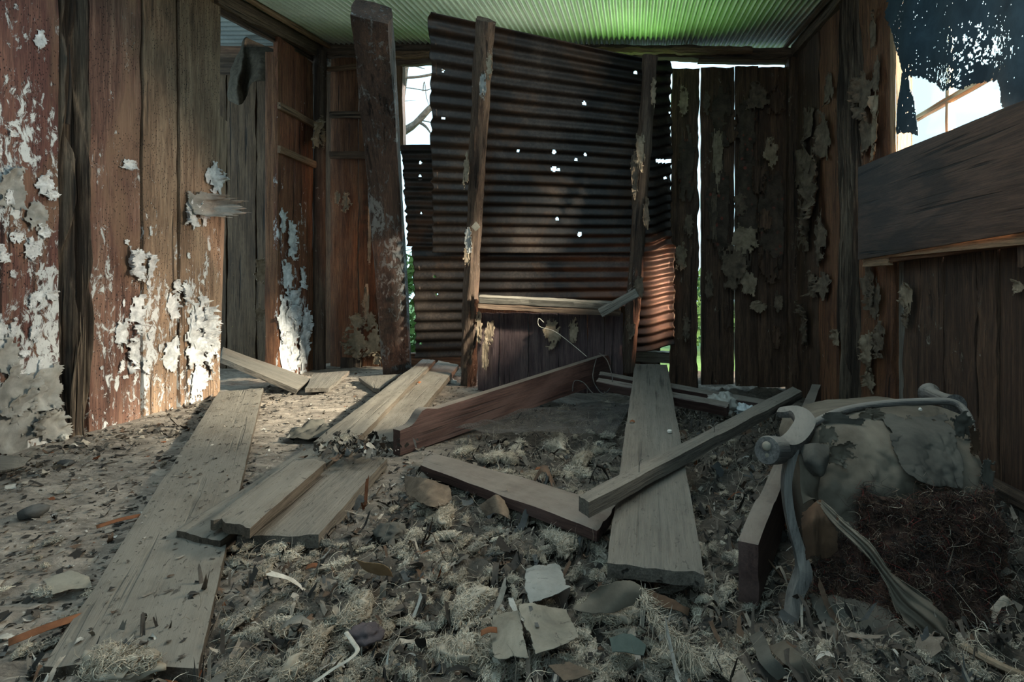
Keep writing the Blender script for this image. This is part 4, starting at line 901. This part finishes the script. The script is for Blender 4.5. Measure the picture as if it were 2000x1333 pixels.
def hairset(P, nC, per):
    a, b = P.shape[:2]; Ss, Ds, Ls, Rs = [], [], [], []
    for q in range(nC):       # locks that curl together
        c = P[RNG.integers(0, a), RNG.integers(0, b)]; d = RNG.normal(size=3) * np.array([1, .35, 1]); m = RNG.integers(per // 2, per)
        Ss.append(c + RNG.normal(size=(m, 3)) * .005 + np.array([0, -.004, 0])); Ds.append(d + RNG.normal(size=(m, 3)) * .35); Ls.append(np.full(m, RNG.uniform(.015, .05)) * RNG.uniform(.6, 1.2, m)); Rs.append(RNG.uniform(.0003, .0009, m))
    Ss, Ds, Ls, Rs = map(np.concatenate, (Ss, Ds, Ls, Rs)); v, f = strands(Ss, Ds, Ls, Rs, .28, 10, 1.5, bendk=.35)
    return v, f, np.repeat(pal[RNG.choice(8, len(Ss), p=pr_)] * RNG.uniform(.6, 1.3, (len(Ss), 1)), 30, axis=0)
for PP_, nc in ((P, 620), (P2, 120)):
    v, f, c = hairset(PP_, nc, 12)
    hs = build('hair_fibres', v, f, M_['wool'], CH, col=c, M=Matrix.Identity(4)); hs['kind'] = 'stuff'
# ragged cloth scraps along the top and outer edge of the upholstery
for k, (px, py, Y, w, h) in enumerate(((1640, 822, 1.56, 90, 34), (1700, 812, 1.6, 60, 30), (1880, 830, 1.56, 46, 60), (1902, 860, 1.5, 30, 70), (1925, 930, 1.44, 34, 80), (1950, 1020, 1.37, 34, 90), (1956, 1120, 1.30, 30, 90), (1640, 880, 1.42, 60, 50), (1614, 850, 1.46, 40, 60))):
    bflake(px, py, w, h, Y - .02, random.choice(('cloth', 'cloth_dark', 'cloth_brown')), CH, name='torn_flap', curl=.35, lift=.006)

# --- wire netting on the ground
def netting():
    a, b, c, d = onz(890, 872, -.03), onz(1150, 742, 0), onz(1235, 760, -.05), onz(1190, 870, -.02)
    a, b, c, d = np.array(a), np.array(at(1140, 752, 3.3)), np.array(at(1235, 770, 3.1)), np.array(onz(1200, 862, -.01))
    n1, n2 = 54, 72; V = []; Fc = []; off = 0
    def pt(u, v):
        p = a * (1 - u) * (1 - v) + d * u * (1 - v) + b * (1 - u) * v + c * u * v
        p[..., 2] = gz(p[..., 0], p[..., 1]) + .055 + .020 * fbm(p * np.array([1, 1, 0]), 5, 3, 3)
        return p
    for k in range(n1 + n2):
        s = np.linspace(0, 1, 60)[:, None]
        if k < n1: p = pt(np.full_like(s, k / (n1 - 1)), s)
        else: p = pt(s, np.full_like(s, (k - n1) / (n2 - 1)))
        r = .0012; o = np.array([[-r, 0, 0], [r, 0, 0]]) if k < n1 else np.array([[0, -r, 0], [0, r, 0]])
        up = np.array([0, 0, r])
        q = np.stack([p + o[0], p + up, p + o[1]], 1); V.append(q.reshape(-1, 3))
        i = np.arange(59)[:, None] * 3 + off
        Fc.append(np.concatenate([np.concatenate([i, i + 1, i + 4, i + 3], 1), np.concatenate([i + 1, i + 2, i + 5, i + 4], 1)])); off += 180
    return build('wire_netting', np.concatenate(V), np.concatenate(Fc), M_['wire'])
tag(netting(), 'sheet of fine wire netting from the bed base, lying between the two bed rails', 'wire netting')

# --- wool and litter
def allstuff(name, items, mat, label, cat):
    V, Fc, Cl, o = [], [], [], 0
    for v, f, c in items: V.append(v); Fc.append(f + o); Cl.append(c); o += len(v)
    return tag(build(name, np.concatenate(V), np.concatenate(Fc), mat, col=np.concatenate(Cl), M=Matrix.Identity(4)), label, cat, kind='stuff')
def woolat(px, py, dz=.0):
    z = 0
    for _ in range(4):
        p = onz(px, py, z); z = float(gz(p.x, p.y)) + .012
    return p + Vector((0, 0, dz))
items = []
nF = 3800; fx = RNG.uniform(-1.1, 1.25, nF); fy = .8 + 2.3 * RNG.uniform(0, 1, nF) ** 1.6; kk = fx > -1.0 + .25 * (fy - 1.5); fx, fy = fx[kk], fy[kk]; nF = len(fx)
st = np.stack([fx, fy, gh(fx, fy) + RNG.uniform(.004, .022, nF)], -1); v, f = strands(st, RNG.normal(size=(nF, 3)) * np.array([1, 1, .25]), RNG.uniform(.02, .085, nF), RNG.uniform(.0004, .0010, nF), .16, 11, 1.2)
items.append((v, f, np.repeat(WOOLC[RNG.integers(0, 4, nF)] * RNG.uniform(.5, 1.2, (nF, 1)), 33, axis=0)))
zones = [((820, 880), (900, 960), 6, 1), ((880, 1200), (860, 960), 34, 1), ((1080, 1200), (800, 935), 26, 1.1), ((760, 1180), (960, 1100), 100, .8), ((430, 900), (1060, 1333), 150, .7), ((880, 1500), (1120, 1333), 170, .7), ((1340, 1470), (900, 1100), 26, .6), ((0, 400), (1050, 1333), 34, .55), ((1300, 1500), (790, 900), 16, .5), ((1500, 1990), (1240, 1333), 30, .6), ((100, 420), (900, 1060), 8, .45)]
for (xa, xb), (ya, yb), cnt, sz in zones:
    for k in range(cnt):
        p = woolat(random.uniform(xa, xb), random.uniform(ya, yb)); s = random.uniform(.012, .03) * sz
        an = random.uniform(0, 6.28)
        items.append(tuft(p, (s * random.uniform(1.1, 2.6), s * random.uniform(.5, .9), s * .55), int(40 + 3600 * s), random.randint(0, 9999), flow=(math.cos(an), math.sin(an), .2), L=s * 1.7, rad=.0009))
allstuff('loose_wool', items, M_['wool'], 'matted loose wool stuffing scattered over the collapsed floor', 'wool')
locks = [(1140, 905, .045, 'thick pale wool roll beside the long split plank'), (1185, 800, .035, 'wool clump nearest the long split plank on the wire netting'), (1100, 810, .035, 'rounded wool clump at the middle of the wire netting'), (1085, 880, .035, 'pale wool clump in the middle of the bed frame'),
         (1000, 905, .035, 'fluffy wool clump in front of the wire netting'), (965, 900, .03, 'wool clump behind the middle of the flat bed rail'), (905, 890, .028, 'wool clump near the notched end of the heavy bed rail'), (1120, 1075, .04, 'upright wool lock beside the near end of the long split plank'),
         (1085, 1065, .03, 'wool lock between the flat bed rail and the pale card'), (870, 1020, .04, 'large pale wool clump in front of the flat bed rail'), (925, 1200, .04, 'long shaggy wool lock beside the printed page'), (900, 1290, .04, 'shaggy wool heap below the printed page'),
         (590, 1300, .045, 'pale wool heap beside the bent strap'), (690, 1205, .04, 'wool clump above the bent strap'), (1190, 1215, .04, 'arched wool clump beside the yarn rope'), (1330, 1310, .035, 'wool clump at the foot of the yarn rope'), (240, 1290, .045, 'long roll of grey wool lying across the near end of the very wide board'),
         (675, 862, .03, 'wool tuft on the break between the dusty floor planks')]
for px, py, s, lab in locks:
    p = woolat(px, py, .015 if py > 870 else .02); an = random.uniform(0, 3)
    if (px, py) == (675, 862): p = onz(px, py, .10)
    if (px, py) == (240, 1290): p = onz(px, py, .06)
    v, f, c = tuft(p, (s * 1.7, s * .7, s * .6), 480, px, col=WOOLC[px % 2], flow=(math.cos(an), math.sin(an), .2), L=.05, rad=.0009)
    tag(build('wool_lock', v, f, M_['wool'], col=c), lab, 'wool', 'clumps of wool stuffing')

def scraps(n, sampler, smin, smax, pal, pr, lift=.006, tilt=.35, curlk=.5, asp=(.3, 1)):
    k = 4; u = np.linspace(-1, 1, k); U, V = np.meshgrid(u, u, indexing='ij'); VS, FS, CS = [], [], []
    fg = gridfaces(k, k)
    X, Y, Z0 = sampler(n); S = smin * (smax / smin) ** RNG.uniform(0, 1, n) ** 1.6
    A = RNG.uniform(0, 6.28, n); asp_ = RNG.uniform(*asp, n); t1 = RNG.normal(0, tilt, n); t2 = RNG.normal(0, tilt, n); cv = RNG.normal(0, curlk, n)
    jit = RNG.normal(0, .16, (n, k, k, 2)); tw = RNG.normal(0, .3, n)
    lx = (U[None] + jit[..., 0]) * S[:, None, None]; ly = (V[None] + jit[..., 1]) * (S * asp_)[:, None, None]
    lz = cv[:, None, None] * lx ** 2 / S[:, None, None] + tw[:, None, None] * lx * ly / S[:, None, None] + t1[:, None, None] * lx + t2[:, None, None] * ly
    ca, sa = np.cos(A)[:, None, None], np.sin(A)[:, None, None]
    wx = X[:, None, None] + ca * lx - sa * ly; wy = Y[:, None, None] + sa * lx + ca * ly
    lz = lz - lz.min(axis=(1, 2))[:, None, None] * .6
    wz = Z0[:, None, None] + lz + lift * RNG.uniform(0, 1, n)[:, None, None]
    VV = np.stack([wx, wy, wz], -1).reshape(-1, 3)
    FF = (fg[None] + (np.arange(n) * k * k)[:, None, None]).reshape(-1, 4)
    cc = np.array(pal)[RNG.choice(len(pal), n, p=pr)] * RNG.uniform(.7, 1.25, (n, 1))
    return VV, FF, np.repeat(cc, k * k, axis=0)
PAL = [(.035, .031, .026), (.09, .075, .06), (.20, .17, .135), (.32, .28, .225), (.50, .47, .41), (.20, .07, .028), (.07, .073, .07), (.12, .075, .048)]
def samp(xr, yr, cond=None):
    def s(n):
        X = RNG.uniform(*xr, n * 4); Y = yr[0] + (yr[1] - yr[0]) * RNG.uniform(0, 1, n * 4) ** 1.5
        if cond is not None: k = cond(X, Y); X, Y = X[k], Y[k]
        X, Y = X[:n], Y[:n]
        while len(X) < n: X = np.r_[X, X][:n]; Y = np.r_[Y, Y][:n]
        return X, Y, gh(X, Y)
    return s
net_in = lambda X, Y: (Y > 2.42) & (Y < 3.25) & (X > -.83 + .62 * (Y - 2.42)) & (X < -.02)
right = lambda X, Y: (X > -1.0 + .25 * (Y - 1.5)) & ~(net_in(X, Y) & (RNG.uniform(0, 1, len(X)) < .85))
left = lambda X, Y: (X < -.95 + .25 * (Y - 1.5)) & (X > XL + .03)
it = [scraps(9000, samp((-1.2, 1.34), (.8, 3.6), right), .003, .014, PAL, [.24, .24, .19, .11, .04, .01, .10, .07], lift=.014, tilt=.7, asp=(.12, .8)),
      scraps(1800, samp((-1.2, 1.34), (.8, 3.2), right), .012, .040, PAL, [.22, .22, .2, .14, .06, .01, .08, .07], lift=.02, tilt=.45, curlk=.8, asp=(.06, .22)),
      scraps(420, samp((-1.0, 1.3), (.8, 2.6), right), .013, .030, PAL, [.30, .30, .12, .04, .01, .01, .14, .08], lift=.02, tilt=.3, asp=(.25, .8)),
      scraps(9500, samp((-2.66, -.8), (1.0, 4.2), left), .002, .011, PAL, [.26, .20, .22, .17, .08, .02, .03, .02], lift=.002, tilt=.2, curlk=.3),
      scraps(380, samp((-2.66, -.9), (1.0, 2.4), left), .010, .022, PAL, [.2, .25, .25, .14, .05, .03, .05, .03], lift=.004, tilt=.2, asp=(.15, .6)),
      scraps(900, samp((-2.66, -2.2), (1.6, 3.4)), .003, .018, PAL, [.2, .20, .22, .2, .12, .02, .02, .02], lift=.003, tilt=.4)]
def on_break(n):
    q = [onz(x, y, z) for x, y, z in zip(RNG.normal(690, 42, n), RNG.normal(880, 11, n), np.full(n, .088))]
    return tuple(np.array(q).T)
it.append(scraps(420, on_break, .003, .017, PAL, [.34, .2, .16, .1, .03, .01, .10, .06], lift=.02, tilt=.6, asp=(.2, .9)))
def on_plank(n):       # crumbs lying on the very wide board
    t = RNG.uniform(0, 1, n); a = RNG.uniform(.03, .97, n)
    P0, P1, P2, P3 = (np.array(onz(*p)) for p in ((85, 1300, .036), (386, 1300, .036), (515, 757, .061), (428, 765, .051)))
    p = (P0 * (1 - a)[:, None] + P1 * a[:, None]) * (1 - t)[:, None] + (P3 * (1 - a)[:, None] + P2 * a[:, None]) * t[:, None]
    return p[:, 0], p[:, 1], p[:, 2] + .001
it.append(scraps(420, on_plank, .002, .009, PAL, [.45, .2, .12, .1, .03, .01, .05, .04], lift=.001, tilt=.15, curlk=.2, asp=(.2, .8)))
allstuff('litter', it, M_['litter'], 'crumbled paper, chips and leaf litter spread over the whole floor', 'litter')

# --- single scraps one can point at
def sheet(name, pts, label, cat, mat, nu=44, nv=44, am=.006, sc=14, thick=.0015, group=None, rag=.02, tear=.10):
    P = ctrl(pts, nu, nv); U, V = np.meshgrid(np.linspace(-1, 1, nu), np.linspace(-1, 1, nv), indexing='ij')
    P[..., 2] += am * fbm(P, sc, int(abs(P[0, 0, 0]) * 1000), 3)
    P[..., :2] *= 1 + 0 * P[..., :2]
    ed = np.minimum(1 - np.abs(U), 1 - np.abs(V)); kk = ed > tear * (.5 + 1.1 * fbm(P * np.array([1, 1, 0]), 22, 5, 4, .7)); kk[nu // 4:-nu // 4, nv // 4:-nv // 4] = True
    return tag(surf(name, P, mat, keep=kk[:-1, :-1] & kk[1:, 1:], solid=thick), label, cat, group)
def z4(px, z=0): return [[onz(x, y, z_) for x, y, z_ in r] for r in px]
sheet('card', z4([[(1028, 1110, .03), (1060, 1098, .03), (1096, 1104, .035)], [(1024, 1140, .03), (1065, 1140, .035), (1108, 1140, .03)], [(1034, 1182, .02), (1075, 1166, .03), (1116, 1150, .03)]]), 'pale grey card with nail holes lying above the printed page', 'card', M_['card'])
pg = sheet('printed_page', z4([[(1010, 1178, .045), (1060, 1180, .04), (1106, 1190, .035)], [(1026, 1230, .04), (1075, 1228, .038), (1120, 1222, .03)], [(1046, 1278, .03), (1090, 1262, .03), (1134, 1246, .025)]]), 'stiff yellowed page with faded dark printing, lying below the pale card', 'paper', M_['page'])
for (x, y, w, h) in ((1036, 1191, 7, 13), (1047, 1221, 7, 9)):
    q = [onz(x - w / 2, y - h / 2, .0455), onz(x + w / 2, y - h / 2, .0455), onz(x + w / 2 + 3, y + h / 2, .044), onz(x - w / 2 + 3, y + h / 2, .044)]
    board('print_mark', q, .0006, M_['stone'], pg, nl=2, nw=2, rough=0, edge=0, end=0, rnd=0)
sheet('paper_sheet', z4([[(962, 1200, .03), (990, 1190, .035), (1012, 1186, .035)], [(958, 1250, .02), (990, 1250, .03), (1024, 1240, .035)], [(960, 1296, .02), (1000, 1292, .02), (1034, 1290, .02)]]), 'mottled dark-stained sheet partly under the printed page', 'paper', M_['page'])
sheet('cloth_band', z4([[(1170, 1146, .06), (1210, 1138, .07), (1252, 1150, .06)], [(1140, 1165, .03), (1210, 1166, .05), (1254, 1168, .045)], [(1118, 1186, .02), (1190, 1196, .02), (1238, 1190, .02)]]), 'brown cloth band with a dark stripe, folded in front of the long split plank', 'cloth', M_['cloth'], am=.01)
sheet('cloth_band', z4([[(1256, 1152, .05), (1300, 1160, .05), (1350, 1190, .05)], [(1262, 1180, .03), (1310, 1190, .04), (1346, 1206, .03)]]), 'narrow brown cloth strip below the sawn end of the long split plank', 'cloth', M_['cloth_brown'], am=.01)
sheet('cardboard_flap', z4([[(692, 1094, .05), (730, 1100, .07), (760, 1112, .07)], [(708, 1110, .03), (735, 1122, .03), (770, 1132, .03)]]), 'brown corrugated cardboard flap standing out of the debris', 'cardboard', M_['cardboard'])
sheet('green_card', z4([[(1190, 1246, .02), (1230, 1240, .02), (1262, 1262, .02)], [(1196, 1272, .015), (1230, 1276, .015), (1258, 1284, .015)]]), 'dirty green printed card below the yarn rope', 'card', plain('faded_green_card', (.035, .05, .042), (.075, .095, .08), 12))
sheet('paper_sheet', z4([[(1010 + 60, 1300, .02), (1110, 1290, .02)], [(1100, 1333, .02), (1160, 1320, .02)]]), 'crumpled brown paper below the printed page', 'paper', M_['paper_brown'])
sheet('fibre_board', z4([[(1575, 1160, .01), (1660, 1165, .02), (1740, 1195, .02)], [(1600, 1210, .01), (1690, 1230, .01), (1790, 1250, .01)], [(1640, 1255, .0), (1720, 1280, .0), (1830, 1300, .0)]]), 'flat dark board in front of the overturned armchair, under the torn strip', 'board', M_['cloth_dark'], am=.002)
sheet('paper_sheet', z4([[(85, 1140, .02), (130, 1120, .03), (175, 1130, .02)], [(100, 1165, .02), (150, 1150, .02), (180, 1146, .02)]]), 'triangular grey scrap beside the very wide board', 'paper', M_['page'])
sheet('board_scrap', z4([[(-20, 890, .06), (30, 894, .06), (62, 896, .05)], [(-20, 925, .03), (20, 920, .03), (50, 912, .03)]]), 'pale broken board end at the foot of the whitewashed wall', 'board', M_['plank'], am=.002, thick=.012)
sheet('paper_sheet', z4([[(790, 930, .05), (840, 935, .07), (880, 950, .05)], [(790, 965, .02), (835, 985, .04), (885, 985, .02)]]), 'brown crumpled paper at the near end of the flat bed rail', 'paper', M_['paper_brown'], am=.012)
sheet('paper_sheet', z4([[(935, 990, .03), (965, 965, .075), (985, 975, .05)], [(950, 1010, .01), (975, 1005, .03), (1000, 1015, .01)]]), 'dark folded paper resting against the flat bed rail', 'paper', M_['paper_brown'], am=.008)
sheet('rag', [[at(575, 838, 2.5), at(610, 822, 2.62), at(655, 836, 2.6)], [at(560, 852, 2.42), at(612, 842, 2.45), at(660, 850, 2.44)], [at(545, 862, 2.36), at(610, 858, 2.33), at(640, 866, 2.3)]], 'grey crumpled rag on the lit dirt beside the floor planks', 'rag', M_['cloth_dark'], am=.02, sc=18, nu=40, nv=40)
sheet('bark_strip', z4([[(1462, 1240, .03), (1490, 1232, .05)], [(1480, 1290, .06), (1510, 1280, .08)], [(1520, 1335, .04), (1550, 1325, .05)]]), 'curled bark-like strip below the bed side rail', 'bark', M_['cloth_dark'], am=.008)
sheet('bark_strip', z4([[(1498, 1262, .03), (1530, 1245, .06)], [(1530, 1300, .05), (1575, 1290, .08)], [(1580, 1340, .03), (1620, 1335, .04)]]), 'wide curled strip below the foot of the armchair leg', 'bark', M_['cloth'], am=.008)
sheet('board_scrap', z4([[(1635, 1262, .02), (1690, 1255, .03), (1760, 1290, .02)], [(1645, 1285, .02), (1720, 1300, .03), (1790, 1316, .02)]]), 'split weathered board piece below the flat dark board', 'board', M_['plank'], am=.004, thick=.01)
def thick_line(name, pts, r, mat, label, cat, **k): return tag(sweep(name, pts, r, mat, **k), label, cat)
thick_line('strap', [onz(676, 1236, .05), onz(690, 1256, .05), onz(698, 1272, .05), onz(680, 1290, .05), onz(650, 1308, .045), onz(612, 1335, .04)], [(.004, .0015)] * 6, M_['strap'], 'pale narrow strap bent like a hook, nearest thing on the debris', 'strap', ns=8, sub=8)
thick_line('stick', [onz(1880, 1262, .05), onz(1940, 1296, .05), onz(2020, 1330, .05)], [.006, .007, .006], M_['paper_tan'], 'thin round stick beyond the end of the torn cloth strip', 'stick', ns=8, rough=.1)
pts = [onz(1248, 1150, .05), onz(1262, 1180, .045), onz(1285, 1215, .04), onz(1310, 1240, .035), onz(1342, 1268, .03)]
rope = np.array([list(p) for p in pts]); tt = np.linspace(0, 1, 46); RC = np.stack([np.interp(tt, np.linspace(0, 1, 5), rope[:, k]) for k in range(3)], -1)
S = np.repeat(RC, 9, axis=0) + RNG.normal(size=(46 * 9, 3)) * .005
v, f = strands(S, np.tile(rope[-1] - rope[0], (len(S), 1)) + RNG.normal(size=S.shape) * .02, RNG.uniform(.02, .045, len(S)), np.full(len(S), .0010), .10, 9, 1)
tag(build('yarn_rope', v, f, M_['wool'], col=np.tile(WOOLC[0] * .9, (len(v), 1))), 'frayed rope of pale yarn running down from the folded cloth band', 'rope')
# rounded lumps
def lump(name, c, r, mat, label, cat, sd=1, am=.35, group=None, n=30):
    v, f = blob(c, r, sd, n, am); return tag(build(name, v, f, mat), label, cat, group)
lump('crumpled_bag', onz(1412, 806, -.02) + Vector((0, 0, .045)), (.07, .055, .06), M_['bag'], 'crumpled brownish plastic bag leaning behind the narrow timber', 'bag', 5, .5, n=44)
lump('crumpled_bag', onz(1458, 812, -.03) + Vector((0, 0, .03)), (.06, .05, .035), plain('clear_plastic', (.35, .38, .38), (.6, .62, .6), 12, .3, bump=.8, spec=.6), 'clear crumpled plastic wrapping beside the brownish bag', 'bag', 9, .5, n=44)
lump('stone', onz(62, 1002, .02), (.035, .03, .022), M_['stone'], 'dark angular stone on the dirt below the whitewashed wall', 'stone', 3, .3, n=12)
lump('stone', onz(128, 905, .015), (.03, .018, .012), M_['stone'], 'small dark lump of dirt under the rotten wall post', 'stone', 4, .3, n=12)
lump('bone_fragment', onz(884, 752, -.02) + Vector((0, 0, .02)), (.03, .03, .022), M_['bone'], 'white fragment at the foot of the first thin log post', 'fragment', 6, .3)
lump('bone_fragment', onz(1308, 843, .13), (.010, .010, .008), M_['bone'], 'small pale shell resting on the long split plank', 'fragment', 7, .2)
lump('bone_fragment', onz(125, 855, .02), (.02, .012, .016), M_['bone'], 'pale chip at the foot of the rotten wall post', 'fragment', 8, .3)
lump('felt_lump', onz(762, 1040, .01), (.045, .035, .022), M_['cloth_dark'], 'dark felt lump beside the wide grey plank', 'felt', 9, .4)
lump('felt_lump', onz(715, 1240, .02), (.035, .025, .014), plain('purple_cloth', (.045, .036, .038), (.09, .072, .074), 20), 'dull purple cloth lump beside the bent strap', 'cloth', 19, .3)
for k, (px, py, z, w, h, lab) in enumerate(((1235, 824, .135, .011, .006, 'orange leaf on the long split plank'), (235, 1018, .03, .05, .008, 'long orange flake touching the very wide board near its middle'), (105, 1225, .03, .06, .010, 'long orange flake beside the near end of the very wide board'),
        (1055, 917, .03, .02, .008, 'orange-brown chip in the wool behind the flat bed rail'), (818, 748, .09, .012, .010, 'small red chip on the floor plank behind the bed rail'), (955, 1235, .04, .016, .006, 'curved orange peel-like flake beside the mottled sheet'), (610, 1108, .03, .014, .007, 'orange chip in front of the wide grey plank'))):
    q = onz(px, py, z); a = .9 if w > .04 else random.uniform(-.5, .5); dx, dy = Vector((math.cos(a), math.sin(a), 0)) * w, Vector((-math.sin(a), math.cos(a), .3)) * h
    P = ctrl([[q - dx - dy, q - dy + Vector((0, 0, .004)), q + dx - dy], [q - dx, q + Vector((0, 0, .008)), q + dx], [q - dx + dy, q + dy + Vector((0, 0, .004)), q + dx + dy]], 12, 8)
    tag(surf('orange_flake', P, M_['rust_orange'], solid=.001), lab, 'flake', 'orange flakes')
# wires and vines
def line(name, pts, r, mat, label, cat, **k): return tag(sweep(name, pts, [r] * len(pts), mat, ns=6, sub=6, **k), label, cat)
line('loose_wire', [at(1062, 630, 3.4), at(1052, 622, 3.4), at(1054, 638, 3.4), at(1084, 648, 3.38), at(1120, 675, 3.35), at(1146, 697, 3.3)], .0022, M_['strap'], 'thin pale wire curling from the low board panel to the bed side rail', 'wire')
line('dry_vine', [at(1165, 700, 3.2), at(1158, 740, 3.15), at(1178, 770, 3.1), at(1196, 745, 3.1), at(1186, 705, 3.15), at(1170, 690, 3.2)], .003, M_['wire'], 'dry vine looped over the far end of the heavy bed rail', 'vine')
line('dry_vine', [at(1118, 765, 3.1), at(1122, 745, 3.12), at(1140, 748, 3.1), at(1160, 770, 3.05), at(1190, 775, 3.0)], .003, M_['wire'], 'dry twig on the ground below the far end of the heavy bed rail', 'twig')
# loose boards along the right wall
bar('plank_', (1.30, 2.2, .0), (1.33, .9, .03), .10, .035, M_['plank'], out=(-.2, 0, 1)).name = 'skirting_plank'
tag(bpy.data.objects['skirting_plank'], 'grey plank lying along the foot of the side wall behind the armchair', 'plank')
bar('skirting_plank', (1.24, 2.3, .05), (1.29, 1.0, .06), .05, .03, M_['rot'], out=(-.2, 0, 1))
tag(bpy.data.objects['skirting_plank.001'], 'splintered dark batten on top of the plank behind the armchair', 'batten')

# --- outside: a bare tree and bushes behind the hut
TR = empty('tree', (-3.2, 7.2, -.3), 'bare tree whose branches show through the little back window', 'tree')
sweep('trunk', [(-3.6, 7.2, -.3), (-3.55, 7.2, 1.5), (-3.3, 7.2, 3.4), (-3.1, 7.3, 5)], [.16, .14, .10, .06], M_['barktree'], TR, ns=14, sub=8, rough=.12, up=(0, 1, 0))
def px7(*p): return [at(x, y, 7.0) for x, y in p]
for pts, r in ((px7((700, 320), (790, 258), (815, 238), (850, 205), (900, 195)), .045), (px7((740, 150), (792, 152), (840, 146), (880, 130)), .02), (px7((740, 260), (790, 248), (812, 238), (830, 246), (842, 262)), .02), (px7((806, 245), (822, 236), (845, 240)), .012), (px7((750, 170), (800, 172), (835, 176), (860, 160)), .007), (px7((826, 178), (829, 160), (833, 190), (838, 205)), .006), (px7((770, 205), (790, 198), (812, 196)), .005), (px7((780, 140), (800, 128), (830, 135)), .012)):
    sweep('branch', pts, [r * 1.1] + [r * .9] * (len(pts) - 2) + [r * .4], M_['barktree'], TR, ns=8, sub=6, rough=.15)
def bush(c, r, n, sd, label):
    rg = np.random.default_rng(sd); d = rg.normal(size=(n, 3)); d /= np.linalg.norm(d, axis=1)[:, None]; p = np.array(c) + d * np.array(r) * rg.uniform(.3, 1, (n, 1)) ** .5
    k = rg.normal(size=(n, 2, 3)) * .05
    V = np.stack([p, p + k[:, 0], p + k[:, 0] + k[:, 1], p + k[:, 1]], 1).reshape(-1, 3)
    return tag(build('bush', V, np.arange(n * 4).reshape(-1, 4), M_['leaf']), label, 'bush')
bush((-3.0, 7.8, .4), (1.2, .8, .9), 2500, 3, 'green bush outside, glimpsed through the gap beside the lower iron sheet')
bush((1.3, 8.2, .3), (1.0, .6, .6), 1500, 5, 'green bush outside, glimpsed through the slits beside the corner')
